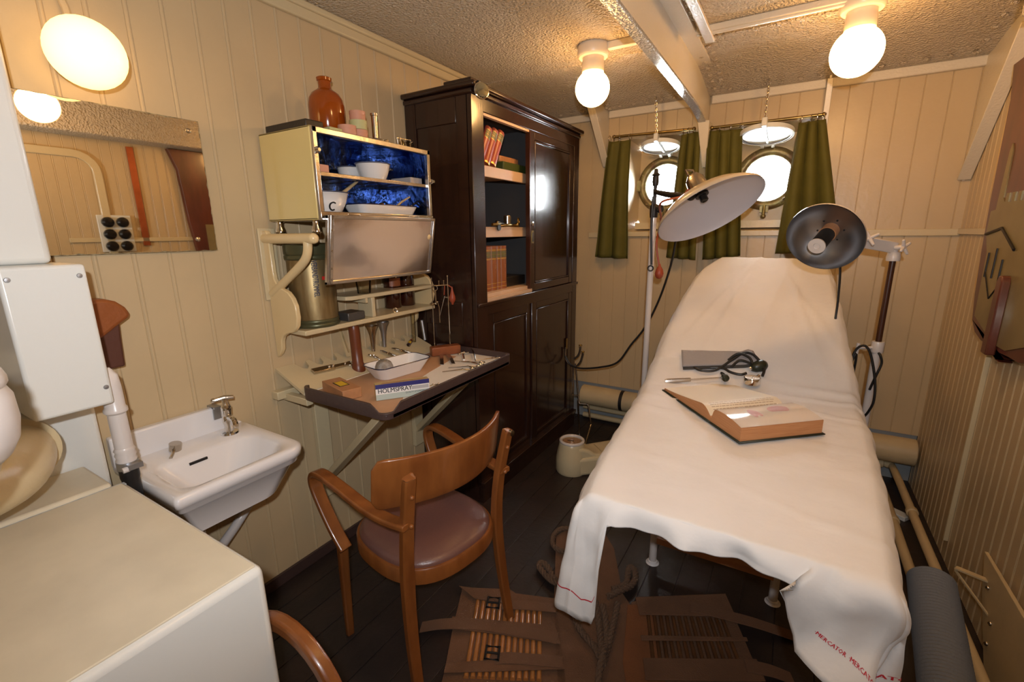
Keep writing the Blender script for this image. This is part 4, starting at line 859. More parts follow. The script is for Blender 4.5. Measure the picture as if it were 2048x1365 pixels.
# ---- instrument rack: sloped board with notches along the wall
rk = thing('instrument_rack', 'cream sloping instrument rack with notched back edge behind the tray', 'rack', (-1.70, 1.5, 0.90))
ra, rb = V((XL+0.004, 0, 0.968)), V((-1.600, 0, TF+0.003)); rdir = (rb-ra); RL = rdir.length; rdir.normalize(); rn = V((-rdir.z, 0, rdir.x)); RY0, RY1 = 1.05, 1.86
if rn.z < 0: rn = -rn
poly = [(0.02, RY0), (RL, RY0), (RL, RY1-0.02), (RL-0.05, RY1), (0.02, RY1)]
yy = RY1-0.045
back = [(0.0, RY1-0.012)]
notches = []
while yy > RY0+0.04:
    back += [(0.002, yy+0.030), (0.040, yy+0.020), (0.056, yy+0.004), (0.046, yy-0.012), (0.002, yy-0.026)]; yy -= 0.073
poly = [(0.02, RY1-0.001)] + back + [(0.0, RY0), (RL, RY0), (RL, RY1-0.02), (RL-0.05, RY1)]
poly = [p for i, p in enumerate(poly) if i != 0]
m = MB(); m.prism([(p[0], p[1]) for p in poly], ra, rdir, YV, rn*-0.012); m.build('rack_board', 'creamlo', rk)
m = MB(); m.bar(rb+V((0, RY0, -0.006)), rb+V((0, RY1-0.03, -0.006)), 0.016, 0.012); m.build('rack_lip', 'ceilbeam', rk, bev=0.003)
def rack(px, py, off=0.0):
    """point of the sloping rack board under a photo pixel"""
    d = (px-1024)*RGT-(py-682.5)*UPV+FPX*FWD; return EYE + d*((ra-EYE).dot(rn)/d.dot(rn)) + rn*off
def tf(px, py, up=0.001): 
    p = at(px, py, 2, TF+0.0009); p.z += up; return p
# ---- things on rack
for px, py, lab, nm in ((747, 703, 'left of the two metal ear trumpet funnels standing on the rack', 'l'), (769, 694, 'right of the two metal ear trumpet funnels standing on the rack', 'r')):
    b = rack(px, py, 0.001); t = thing('funnel', lab, 'funnel', b, 'metal funnels on the rack')
    MB().lathe([(p*1.22, q_*1.2) for p, q_ in ((0.0001, 0), (0.008, 0), (0.0085, 0.03), (0.0115, 0.065), (0.017, 0.088), (0.024, 0.103), (0.0255, 0.106), (0.024, 0.107), (0.016, 0.09), (0.008, 0.06))], b, ZV, 28, cap=False).build('funnel_body', 'alu' if nm == 'r' else 'nickel', t, ang=60)
mb_ = tf(718, 745); t = thing('turned_wood_handle', 'tall round topped brown wooden handle standing at the tray edge', 'handle', mb_)
MB().lathe([(p*1.15, q_*1.2) for p, q_ in ((0.0001, 0), (0.027, 0), (0.027, 0.006), (0.023, 0.034), (0.021, 0.036), (0.020, 0.10), (0.0205, 0.165), (0.019, 0.18), (0.013, 0.193), (0.0001, 0.198))], mb_, (-0.02, -0.02, 1), 28).build('handle_body', 'mallet', t, ang=60)
# bone rule leaning against the wall
b = rack(697, 715, 0.004); 
t = thing('wall_thermometer', 'narrow ivory scale thermometer upright on the rack behind the wooden handle', 'thermometer', b)
m = MB(); m.bar(b+V((0, 0, 0.0)), b+V((-0.05, 0, 0.155)), 0.022, 0.005, (1, 0, 0.3)); m.build('scale_plate', 'bone', t)
m = MB(); m.tube([b+V((0.004, 0, 0.02)), b+V((-0.044, 0, 0.145))], 0.003, 8); m.build('glass_stem', 'clear', t)
# glass tube and metal tube on the far end
b = rack(828, 685, 0.002); t = thing('glass_cylinder', 'tall clear glass tube standing on the rack near the metal tube', 'glass tube', b)
MB().lathe([(0.0001, 0.0), (0.011, 0), (0.011, 0.17), (0.0095, 0.17), (0.0095, 0.004), (0.0001, 0.004)], b, ZV, 20, cap=False).build('tube_wall', 'clear', t)
b = rack(850, 681, 0.002); t = thing('metal_tube', 'slim metal tube standing upright at the far end of the rack', 'tube', b)
MB().lathe([(0.0001, 0.0), (0.0095, 0), (0.0095, 0.11), (0.007, 0.113), (0.0001, 0.113)], b, (-0.15, 0, 1), 20).build('tube_body', 'alu', t)
# vial lying on the rack
b = rack(816, 694, 0.011); e_ = rack(829, 672, 0.011); dv = (e_-b).normalized()
t = thing('vial', 'small glass vial with blue and yellow label lying on the rack', 'vial', b)
MB().lathe([(0.0001, 0), (0.010, 0), (0.010, 0.045), (0.006, 0.052), (0.005, 0.062)], b, dv, 18).build('vial_glass', 'clear', t)
MB().lathe([(0.0104, 0.002), (0.0104, 0.034)], b, dv, 18, cap=False).build('vial_band', 'navy', t)
m = MB(); xx, yy_, _ = frame(dv); 
m.grid(lambda u, v: b+dv*(0.005+0.026*v)+(rn*cos((u-0.5)*1.6)+rn.cross(dv)*-sin((u-0.5)*1.6))*0.0108, 7, 2); m.build('vial_label', 'yellowlab', t)
MB().lathe([(0.0065, 0.058), (0.007, 0.066), (0.0001, 0.067)], b, dv, 14).build('vial_stopper', 'woodred', t)
# pliers / forceps lying across the rack lip
def forceps(name, label, a, b_, m_='nickel', wd=0.012, jaw=0.018, grp=None, sp=0.012):
    a, b_ = V(a), V(b_); d = (b_-a); L_ = d.length; d.normalize(); s = d.cross(ZV).normalized()
    t = thing(name, label, 'forceps', a, grp)
    for k in (-1, 1):
        m = MB(); m.tube([a+ZV*0.004, a+d*L_*0.12+s*k*0.004+ZV*0.006, a+d*L_*0.3+s*k*0.001+ZV*0.005, a+d*L_*0.6+s*k*sp+ZV*0.003, a+d*L_*0.85+s*k*sp*1.3+ZV*0.001, b_+s*k*sp*0.9], [0.002, 0.004, 0.0055, 0.0045, 0.005, 0.004], 8, smooth=4); m.build('blade', m_, t)
    m = MB(); m.cyl(a+d*L_*0.3-ZV*0.001, a+d*L_*0.3+ZV*0.012, 0.0075); m.build('pivot', 'chrome', t); return t
for p0, p1, lab in (((736, 713), (775, 727), 'nearest of the three worn extraction forceps lying over the rack lip'), ((760, 705), (818, 726), 'middle of the three worn extraction forceps lying over the rack lip'), ((783, 700), (848, 717), 'farthest of the three worn extraction forceps, closest to the vial')):
    forceps('extraction_forceps', lab, rack(*p0, 0.005), tf(*p1, 0.004), grp='extraction forceps on the rack')
# metal box of blades at the near end of the rack
t = thing('instrument_clip', 'dark nickel folding instrument lying on the near end of the rack', 'instrument', rack(660, 740))
p0, p1 = rack(624, 747, 0.008), rack(700, 730, 0.008)
m = MB(); m.bar(p0, p0.lerp(p1, 0.55), 0.030, 0.014, rn); m.build('instrument_body', 'nickel', t, bev=0.003)
m = MB(); m.bar(p0.lerp(p1, 0.5), p1, 0.020, 0.010, rn); m.torus(p1, rn, 0.014, 0.003); m.build('instrument_head', 'nickel', t, bev=0.002)
m = MB(); m.sph(p0.lerp(p1, 0.42)+rn*0.008, 0.006); m.sph(p0.lerp(p1, 0.52)+rn*0.009, 0.006); m.sph(p0.lerp(p1, 0.85)+rn*0.008, 0.005); m.build('screws', 'chrome', t)
# ---- things on the tray
a, b = tf(643, 788), tf(715, 797)
t = thing('wooden_box', 'light brown wooden box with small orange label at the near tray corner', 'box', tf(680, 785))
o = tf(684, 788); ux = V((0.88, -0.22, 0)).normalized(); uy = ZV.cross(ux)
m = MB(); m.box(o+ZV*0.020, (0.185, 0.075, 0.040), (ux, uy, ZV)); m.build('box_body', 'woodlt', t, bev=0.002)
m = MB(); m.box(o+ZV*0.0405+ux*0.0, (0.066, 0.040, 0.0012), (ux, uy, ZV)); m.build('label_border', 'blackpaint', t)
m = MB(); m.box(o+ZV*0.0409+ux*0.0, (0.058, 0.032, 0.0014), (ux, uy, ZV)); m.build('box_label', 'yellowlab', t)
# HOLMSPRAY box
h0, h1 = tf(753, 803), tf(860, 788)
t = thing('atomizer_box', 'white and navy card box lettered HOLMSPRAY standing on the tray', 'box', h0)
hx = (h1-h0); HL = hx.length; hx.normalize(); hy = ZV.cross(hx); HH, HT = 0.060, 0.046
lean = 0.10; hz = (ZV*cos(lean)+hy*sin(lean)); hy2 = hz.cross(hx)*1
if hy2.dot(hy) < 0: hy2 = -hy2
O = h0 + V((0, 0, 0.0005))
hb = lambda x, z, off=0: O+hx*x+hz*z-hy2*off
m = MB(); m.box(O+hx*HL/2+hz*HH/2+hy2*HT/2, (HL, HT, HH), (hx, hy2, hz)); m.build('carton', 'holmyellow', t, bev=0.0006)
def strip(x0, x1, z0, z1, mt_, nm, off=0.0006):
    m = MB(); m.quad(hb(x0*HL, z0*HH, off), hb(x1*HL, z0*HH, off), hb(x1*HL, z1*HH, off), hb(x0*HL, z1*HH, off)); return m.build(nm, mt_, t, smooth=False)
strip(0, 1, 0, 0.36, 'holmgreen', 'green_band'); strip(0, 1, 0.36, 0.72, 'holmwhite', 'white_band'); strip(0, 1, 0.72, 1.0, 'navy', 'navy_band'); strip(0.66, 0.985, 0.44, 0.66, 'greycard', 'grey_panel', 0.0009)
def holm(x, y): return hb(x, y, 0.0011)
text_mb('HOLMSPRAY', 0.0245, lambda x, y: hb(0.033*HL+x*0.93, HH*0.435+y, 0.0012), align='LEFT').build('brand_lettering', 'blackpaint', t, smooth=False)
text_mb('HOLMSPRAY', 0.0245, lambda x, y: hb(0.0335*HL+x*0.93+0.0007, HH*0.435+y, 0.00125), align='LEFT').build('brand_lettering', 'blackpaint', t, smooth=False)
text_mb('QUALITY ATOMIZERS', 0.0085, lambda x, y: hb(0.54*HL+x*0.92, HH*0.235+y, 0.0012), align='LEFT').build('small_lettering', 'bluepaint', t, smooth=False)
m = MB(); q = lambda x, y: O+hx*x+hz*(HH+0.0006)+hy2*y
m.quad(q(0.02, 0.004), q(HL-0.01, 0.004), q(HL-0.01, HT*0.5), q(0.03, HT*0.55)); m.build('lid_flap', 'cork', t, smooth=False)
# enamel dish with gauze mask
ec = (tf(735, 765)+tf(870, 735))/2; ec = tf(797, 747)
t = thing('enamel_dish', 'white enamel dish with dark blue rim holding a gauze mask on the tray', 'dish', ec)
dx = (tf(865, 735)-tf(740, 760)); dL = 0.285; dx = V((0.15, 0.97, 0)).normalized(); dyv = ZV.cross(dx)
m = MB(); Ls = []
for ww, ll, z in ((0.100, 0.220, 0.0), (0.148, dL, 0.058), (0.142, dL-0.006, 0.058), (0.097, 0.215, 0.004)):
    Ls.append([m.bm.verts.new(ec+dx*p[0]+dyv*p[1]+ZV*z) for p in rrect(ll, ww, 0.036, 8)])
for a_, b_ in zip(Ls[:-1], Ls[1:]):
    k = len(a_)
    for i in range(k): m.bm.faces.new((a_[i], a_[(i+1) % k], b_[(i+1) % k], b_[i]))
m.bm.faces.new(list(reversed(Ls[0]))); m.bm.faces.new(Ls[-1]); rim = [v.co.copy() for v in Ls[1]]
m.build('dish_body', 'enamel', t, ang=50); m = MB(); m.tube(rim, 0.0022, 6, closed=True); m.build('dish_rim', 'enamelrim', t)
gm = ec-dx*0.070+dyv*0.004+ZV*0.020
t = thing('gauze_mask', 'domed wire gauze mask with polished rim lying in the enamel dish', 'mask', gm)
m = MB(); m.lathe([(0.040, 0.006), (0.039, 0.028), (0.031, 0.046), (0.017, 0.056), (0.0001, 0.058)], gm, (-0.1, 0.1, 1), 28); m.build('gauze_dome', 'mesh', t, ang=180)
m = MB(); m.torus(gm+ZV*0.006, (-0.1, 0.1, 1), 0.044, 0.004, 32, 8); m.build('mask_rim', 'chrome', t)
# wooden block with pumps, wires and rubber bulb
t = thing('test_stand', 'red brown wooden block stand with slim rods and a rubber bulb', 'stand', tf(897, 703))
wb = tf(891, 709); wx_ = V((0.55, 0.83, 0)).normalized(); wy_ = ZV.cross(wx_)
m = MB(); m.box(wb+ZV*0.023, (0.155, 0.05, 0.046), (wx_, wy_, ZV)); m.build('wood_base', 'woodred', t, bev=0.005)
def vline(px, py0, py1, base):          # a rod standing over point base, reaching the pixel height py1
    d = (px-1024)*RGT-(py1-682.5)*UPV+FPX*FWD; k = (base.y-EYE.y)/d.y; return V((base.x, base.y, (EYE+d*k).z))
r1 = wb-wx_*0.055+ZV*0.046; r2 = wb+wx_*0.028+ZV*0.046
t1 = vline(866, 690, 556, r1); t2 = vline(906, 680, 553, r2)
m = MB(); m.cyl(r1-ZV*0.01, t1, 0.0025, n=10); m.build('left_rod', 'nickel', t)
m = MB(); m.cyl(r2-ZV*0.03, t2, 0.0028, n=10); m.sph(t2, 0.0045, 10, 8); m.build('right_rod', 'chrome', t)
zc = t2.z-0.045
m = MB(); a_ = V((t1.x, t1.y, zc)); b_ = V((t2.x, t2.y, zc)); m.tube([a_, b_], 0.003, 8)
for f in (0.45, 0.75): q = a_.lerp(b_, f); m.cyl(q, q+ZV*0.02, 0.0025, n=8); m.sph(q+ZV*0.022, 0.004, 8, 6)
m.torus(a_+V((0.01, 0.01, -0.012)), (0.8, -0.5, 0), 0.014, 0.002, 20, 6); m.torus(V((t1.x, t1.y, zc-0.09)), ZV, 0.012, 0.0025, 20, 6); m.build('cross_rod', 'nickel', t)
m = MB(); q = a_+V((0.012, 0.012, -0.02)); m.tube([q, q-ZV*0.075], 0.0035, 8); q2 = a_.lerp(b_, 0.4)-ZV*0.09; m.tube([a_.lerp(b_, 0.3)-ZV*0.08, q2-ZV*0.02, q2-ZV*0.10], 0.0022, 8); m.tube([a_.lerp(b_, 0.78)-ZV*0.055, q2-ZV*0.07, q2-ZV*0.10], 0.0018, 6); m.sph(a_.lerp(b_, 0.3)-ZV*0.083, 0.005); m.build('hanging_wires', 'nickel', t)
bq = b_+V((0.012, 0.018, -0.065))
m = MB(); m.lathe([(0.003, 0.055), (0.005, 0.040), (0.010, 0.02), (0.0155, 0.005), (0.0165, -0.008), (0.013, -0.02), (0.007, -0.028), (0.0055, -0.036), (0.0001, -0.038)], bq, ZV, 22); m.tube([bq+ZV*0.05, b_+ZV*0.0], 0.003, 8); m.tube([b_+V((-0.01, -0.012, 0)), b_+V((-0.013, -0.016, -0.05))], 0.0025, 8); m.build('rubber_bulb', 'redrub', t)
m = MB(); m.cyl(bq+V((-0.03, -0.02, 0.002)), bq+V((-0.012, -0.01, 0)), 0.005, n=10); m.build('bulb_valve', 'chrome', t)
# flat blades in front of the block
for k, (p, q, lab) in enumerate((((883, 712), (884, 731), 'flat steel blade leaning below the wooden block, left one'), ((896, 712), (907, 729), 'flat curved steel blade below the wooden block, right one'))):
    a_, b_ = tf(*p, 0.008), tf(*q, 0.002); m = MB(); m.tube([a_, a_.lerp(b_, 0.5)+ZV*0.006, b_], 1.0, flat=(0.018, 0.003, (0, 1, 0)), smooth=4); tag(m.build('spatula', 'steel'), lab, 'blade', 'steel blades')
def scissors(label, tip, hinge, r1_, r2_, name='scissors', rr=0.014):
    tip, hinge, r1_, r2_ = V(tip), V(hinge), V(r1_), V(r2_)
    t = thing(name, label, 'scissors', hinge, 'small clamps on the tray')
    for k, r_ in enumerate((r1_, r2_)):
        d = (r_-hinge).normalized(); m = MB(); s = d.cross(ZV)*(0.003 if k else -0.003)
        m.tube([tip+ZV*0.003+s*0.4, hinge+ZV*0.004-s*0.5, r_-d*rr+ZV*0.003], [0.0018, 0.0042, 0.003], 8); m.torus(r_+ZV*0.003, ZV, rr, 0.003, 20, 6); m.build('scissor_half', 'chrome', t)
    m = MB(); m.cyl(hinge, hinge+ZV*0.009, 0.004, n=10); m.build('pivot', 'chrome', t)
scissors('slim ring handled scissors nearest the front tray rim', tf(885, 746), tf(925, 742), tf(946, 740), tf(944, 745))
scissors('ring handled artery clamp in the middle of the three on the tray', tf(897, 738), tf(936, 736), tf(958, 735), tf(956, 740))
scissors('ring handled artery clamp nearest the far tray rim', tf(905, 724), tf(940, 727), tf(964, 727), tf(962, 732))
scissors('brass ring handled scissors alone near the far tray corner', tf(952, 723), tf(985, 719), tf(998, 716), tf(1004, 720))
m = MB(); m.tube([tf(928, 704, 0.01), tf(942, 706, 0.022), tf(949, 716, 0.014), tf(951, 724, 0.003)], [0.004, 0.005, 0.005, 0.003], 8, smooth=4); tag(m.build('curved_probe', 'chrome'), 'curved dark steel probe arched beside the wooden block', 'probe')
m = MB(); m.tube([tf(915, 711, 0.006), tf(925, 709, 0.008), tf(938, 709, 0.006)], [0.003, 0.006, 0.004], 8); m.tube([tf(926, 711, 0.006), tf(928, 721, 0.004)], 0.006, 8); m.sph(tf(919, 712, 0.008), 0.007); m.sph(tf(928, 709, 0.010), 0.006); m.sph(tf(936, 709, 0.008), 0.006); tag(m.build('small_valve', 'chrome'), 'small chrome valve fitting in front of the wooden block', 'valve')
m = MB(); m.tube([tf(857, 775, 0.003), tf(866, 773, 0.004), tf(878, 771, 0.004)], [0.002, 0.004, 0.003], 8); m.sph(tf(866, 773, 0.005), 0.006); m.sph(tf(877, 771, 0.005), 0.005); tag(m.build('hypodermic_needle', 'chrome'), 'small chrome needle fitting right of the lettered card box', 'needle')
# ================================================================ ARMCHAIR
ch = thing('armchair', 'orange brown bentwood armchair with brown leather seat facing the tray table', 'armchair', (-1.06, 1.11, 0))
cc = V((-1.055, 1.112, 0)); fw_ = V((-0.985, 0.172, 0)).normalized(); lt_ = V((-fw_.y, fw_.x, 0))   # lt_: towards the viewer
if lt_.y > 0: lt_ = -lt_
def chp(l, f, z): return cc + lt_*l + fw_*f + V((0, 0, z))
# rear legs: one continuous sabre-curved upright each side
for s in (1, -1):
    m = MB(); P = [chp(0.222*s, -0.215, 0.0), chp(0.214*s, -0.182, 0.22), chp(0.206*s, -0.168, 0.44), chp(0.206*s, -0.182, 0.62), chp(0.212*s, -0.218, 0.80), chp(0.213*s, -0.222, 0.818)]
    m.tube(P, [0.8, 0.95, 1.05, 1.0, 0.95, 0.8], flat=(0.042, 0.028, lt_), smooth=6); m.build('rear_leg', 'bent', ch, bev=0.004)
    m = MB()
    for z in (0.655, 0.755): m.sph(chp(0.209*s, -0.212-(0.012 if z > 0.7 else 0.0), z), 0.0075, 12, 8)
    m.build('wood_plug', 'bent', ch)
    # bent arm: front leg rising, curling over and running back to the rear upright
    A = [chp(0.225*s, 0.215, 0.0), chp(0.222*s, 0.215, 0.25), chp(0.222*s, 0.205, 0.42)]
    m = MB(); m.tube(A, [0.72, 0.85, 1.0], flat=(0.040, 0.030, lt_), smooth=4); m.build('front_leg', 'bent', ch, bev=0.004)
    B = [chp(0.238*s, 0.150, 0.415), chp(0.246*s, 0.205, 0.48), chp(0.254*s, 0.262, 0.57), chp(0.258*s, 0.290, 0.635), chp(0.258*s, 0.275, 0.675), chp(0.257*s, 0.225, 0.688), chp(0.252*s, 0.12, 0.678), chp(0.243*s, -0.02, 0.655), chp(0.232*s, -0.12, 0.650), chp(0.216*s, -0.205, 0.655)]
    m = MB(); m.tube(B, 1.0, flat=(0.045, 0.021, lt_), smooth=6); m.build('arm_rest', 'bent', ch, bev=0.003)
def seat_r(a):      # rounded, a little wider at the front
    c_, s_ = cos(a), sin(a); n_ = 2.6
    return 1/((abs(c_)/0.232)**n_+(abs(s_)/0.225)**n_)**(1/n_)
K = 56; m = MB(); rings = []
for r_, z in ((0.90, 0.405), (1.0, 0.407), (1.0, 0.455), (0.985, 0.460), (0.93, 0.460), (0.93, 0.405)):
    rings.append([m.bm.verts.new(chp(seat_r(2*pi*k/K)*sin(2*pi*k/K)*r_, seat_r(2*pi*k/K)*cos(2*pi*k/K)*r_, z)) for k in range(K)])
m.loft(rings, closed=True); m.build('seat_frame', 'bent', ch, ang=50)
m = MB(); rings = []
for r_, z in ((0.955, 0.440), (0.955, 0.463), (0.94, 0.472), (0.86, 0.483), (0.6, 0.490), (0.3, 0.491), (0.002, 0.491)):
    rings.append([m.bm.verts.new(chp(seat_r(2*pi*k/K)*sin(2*pi*k/K)*r_, seat_r(2*pi*k/K)*cos(2*pi*k/K)*r_, z)) for k in range(K)])
m.loft(rings); m.build('seat_cushion', 'leather', ch, ang=70)
# curved back slat
m = MB()
def slat(u, v):
    a = (u-0.5)*2; l = a*0.272; f = -0.247+0.105*a*a*1.0
    h0, h1 = 0.695, 0.862
    e = max(0, (abs(a)-0.90)/0.10); sh_ = 0.03*(1-sqrt(max(0, 1-e*e)))
    z = (h0+sh_)+(h1-h0-2*sh_)*v
    return chp(l, f+0.028-(z-0.78)*0.14, z)
m.grid(slat, 41, 7); m.build('back_slat', 'bent', ch, solid=0.013, offs=0, ang=60, bev=0.003)
m = MB(); m.cyl(chp(-0.212, -0.235, 0.815), chp(-0.212, -0.247, 0.815), 0.011); m.build('metal_cap', 'chrome', ch)

# ================================================================ EXAMINATION COUCH + SHEET
bd = thing('examination_couch', 'raised head examination couch under the white sheet, cream tube legs showing', 'couch', (-0.13, 2.0, 0))
BZ_, BY0, BY1, HY, HZ = 0.775, 1.115, 2.27, 3.16, 1.345
for x, y in ((-0.404, 1.911), (0.085, 1.922), (-0.40, 2.85), (0.10, 2.85)):
    m = MB(); m.cyl((x, y, 0.0), (x, y, 0.72), 0.017); m.build('leg', 'pipewhite', bd)
    m = MB(); m.lathe([(0.030, 0), (0.028, 0.003), (0.023, 0.005), (0.021, 0.012), (0.018, 0.014)], (x, y, 0.0), ZV, 24); m.build('foot_flange', 'ceramic', bd)
m = MB(); m.bar((-0.404, 1.916, 0.125), (0.085, 1.922, 0.125), 0.03, 0.03); m.build('cross_rail', 'woodlt', bd); m = MB(); m.bar((-0.404, 1.911, 0.69), (0.085, 1.922, 0.69), 0.03, 0.05); m.bar((-0.39, 1.90, 0.72), (-0.39, 2.9, 0.72), 0.03, 0.04); m.bar((0.08, 1.90, 0.72), (0.08, 2.9, 0.72), 0.03, 0.04); m.build('couch_frame', 'woodlt', bd)
m = MB(); m.bx(-0.40, 0.225, BY0+0.03, BY1, BZ_-0.06, BZ_-0.012); m.prism([(BY1, BZ_-0.06), (HY-0.02, HZ-0.075), (HY-0.03, HZ-0.03), (BY1, BZ_-0.012)], (-0.36, 0, 0), YV, ZV, (0.50, 0, 0)); m.build('couch_pad', 'towelpad', bd, bev=0.01)
m = MB(); m.bx(0.56, 0.72, 2.83, 2.87, 0.0, 0.02)
tag(MB().bar((0.45, 3.06, 0.012), (0.672, 2.90, 0.012), 0.055, 0.024).build('floor_board', 'white', bev=0.003), 'short white painted board lying on the deck right of the couch', 'board')

# the sheet: stations along the couch (y, z, left x, right x)
ST = [(BY0, BZ_, -0.437, 0.268), (1.25, BZ_, -0.462, 0.277), (1.40, BZ_, -0.480, 0.286), (1.62, BZ_, -0.500, 0.300), (1.85, BZ_+0.001, -0.520, 0.308), (2.05, BZ_+0.003, -0.537, 0.313), (2.18, BZ_+0.008, -0.555, 0.309), (2.27, BZ_+0.028, -0.560, 0.302),
      (2.40, 0.868, -0.556, 0.289), (2.60, 0.992, -0.553, 0.262), (2.80, 1.115, -0.528, 0.236), (2.95, 1.207, -0.505, 0.212), (3.05, 1.270, -0.478, 0.194), (3.12, 1.316, -0.430, 0.178), (3.16, 1.340, -0.392, 0.166)]
def catv(t):
    n = len(ST)-1; x = min(max(t, 0), 1)*n; i = min(int(x), n-1); f = x-i
    a, b, c, d = ST[max(i-1, 0)], ST[i], ST[i+1], ST[min(i+2, n)]
    f2, f3 = f*f, f*f*f
    return [0.5*((2*b[k])+(-a[k]+c[k])*f+(2*a[k]-5*b[k]+4*c[k]-d[k])*f2+(-a[k]+3*b[k]-3*c[k]+d[k])*f3) for k in range(4)]
def wr(p, s, amp, seed=0.0):
    return amp*noise.noise(V((p[0]*s, p[1]*s, seed)))
def top(u, v):
    y, z, xl, xr = catv(v); x = xl+(xr-xl)*u
    inc = max(0, min(1, (y-2.15)/0.25)); e = min(u, 1-u)
    z += 0.006*wr((x, y), 3.0, 1, 3)+0.0035*wr((x*1.2, y*0.8), 9, 1, 8)
    # creases running off the fold and up the back rest
    for cx_, ang, w_, am in ((-0.30, 0.42, 0.016, 0.015), (-0.10, 0.30, 0.013, 0.011), (0.12, -0.5, 0.015, 0.013), (-0.42, 0.75, 0.014, 0.012), (0.02, 0.12, 0.012, 0.008), (-0.22, -0.25, 0.012, 0.008), (0.20, -0.9, 0.014, 0.009)):
        d = (x-cx_)-(y-2.6)*ang*0.6; z += am*exp(-(d/w_)**2)*inc*max(0, 1-abs(y-2.75)/0.5)
    for yy_, am, sl in ((2.02, 0.009, 0.05), (2.12, 0.010, -0.06), (2.22, 0.009, 0.08), (2.34, 0.009, -0.12), (1.55, 0.004, 0.15), (1.80, 0.005, -0.1), (1.92, 0.006, 0.2), (1.36, 0.004, -0.25)):
        d = y-yy_-sl*(x+0.1)-0.02*sin(x*9+yy_*7); z += am*exp(-(d/0.014)**2)*(0.35+0.65*min(1, abs(x+0.13)/0.25))
    z -= 0.020*max(0, 1-e/0.035)**2
    return V((x, y, z))
NU, NV = 61, 121
m = MB(); g = [[m.bm.verts.new(top(i/(NU-1), j/(NV-1))) for j in range(NV)] for i in range(NU)]
for i in range(NU-1):
    for j in range(NV-1): m.bm.faces.new((g[i][j], g[i+1][j], g[i+1][j+1], g[i][j+1]))
# hanging part: walk round the rim, head-left -> near-left corner -> front -> near-right corner -> head-right -> behind the head
def sm(a, b, x): x = max(0, min(1, (x-a)/(b-a))); return x*x*(3-2*x)
rim = []          # (vertex, outward dir, drop, s)
for j in range(NV-1, 0, -1):
    p = g[0][j]; y = p.co.y
    rim.append((p, V((-1, 0, 0)), 0.075+0.30*sm(1.34, 1.17, y), 'l'))
for k in range(0, 13):
    a = radians(180+90*k/12); rim.append((g[0][0], V((cos(a), sin(a), 0)), 0.37-0.02*(k/12), 'cl'))
for i in range(1, NU-1):
    x = g[i][0].co.x
    dl = 0.345*sm(-0.352, -0.385, x)+0.055
    dr = 0.165*sm(0.125, 0.172, x)+0.06*sm(0.16, 0.29, x)
    rim.append((g[i][0], V((0, -1, 0)), dl+dr, 'f'))
for k in range(0, 13):
    a = radians(270+90*k/12); rim.append((g[NU-1][0], V((cos(a), sin(a), 0)), 0.28, 'cr'))
for j in range(1, NV):
    p = g[NU-1][j]; y = p.co.y
    rim.append((p, V((1, 0, 0)), 0.10+0.18*sm(1.42, 1.20, y), 'r'))
for i in range(NU-2, 0, -1): rim.append((g[i][NV-1], V((0, 1, 0)), 0.30, 'b'))
NH = 22; POS = [r[0].co.copy() for r in rim]
def hang(idx, h):
    p, d, drop, kind = rim[idx]; t = h; out = 0.0
    s = SA[idx]
    dn = t*drop
    rr = 0.022; o = rr*(1-exp(-dn/rr)) if kind != 'b' else 0.02*t
    fl_ = 0.05 if kind in ('l', 'cl') else 0.035
    if kind in ('cl', 'l'): o += fl_*t*drop/0.4
    if kind in ('cr',): o -= 0.035*t
    if kind == 'r': o += 0.02*t*drop/0.5
    amp = 0.024*min(1, dn/0.07)
    o += amp*(sin(s*33+1.3)*0.55+sin(s*71+0.5)*0.3)*(1 if kind == 'f' else 0.3)
    q = POS[idx] + d*o - V((0, 0, dn))
    if kind == 'f':           # front fold leans in below the pad, diagonal pulls towards the right corner
        x = POS[idx].x; w_ = sm(-0.25, 0.05, x)*(1-sm(0.16, 0.27, x))
        dd = sin((x*26 - dn*22)); q += V((0, -0.014*dd*w_*min(1, dn/0.04), 0))
        if x < -0.36: q += V((0, -0.018*t, 0))
        if x > 0.125: q += V((-0.070*t*sm(0.262, 0.14, x), -0.02*t+0.022*sin(dn*16+x*30)*t, 0))
    if kind == 'cr' or (kind == 'f' and POS[idx].x > 0.17): q += V((0.012*sin(dn*20), -0.016*sin(dn*26+1), 0))
    if kind in ('l', 'cl') and drop > 0.2: q += V((-0.012*t, 0, 0))
    q += V((wr((s, dn), 14, 0.005, 2), wr((s, dn), 14, 0.006, 9), 0))
    return q
SA = []; acc = 0
for i in range(len(rim)):
    if i: 
        a, b = rim[i-1], rim[i]; acc += max((a[0].co-b[0].co).length, 0.012 if a[3] in ('cl', 'cr') or b[3] in ('cl', 'cr') else 0)
    SA.append(acc)
cols = []
for i in range(len(rim)): cols.append([rim[i][0]]+[m.bm.verts.new(hang(i, (k/NH)**1.15)) for k in range(1, NH+1)])
for i in range(len(cols)):
    j = (i+1) % len(cols)
    for k in range(NH):
        vs = [cols[i][k], cols[j][k], cols[j][k+1], cols[i][k+1]]
        vs = [v for n_, v in enumerate(vs) if v not in vs[:n_]]
        if len(vs) >= 3:
            try: m.bm.faces.new(vs)
            except ValueError: pass
shl = thing('bed_sheet', 'white cotton sheet draped over the examination couch, red woven border at corner', 'sheet', (-0.13, 2.0, BZ_))
sheet = m.build('sheet_cloth', 'sheet', shl, ang=180, solid=0.0022, offs=1)
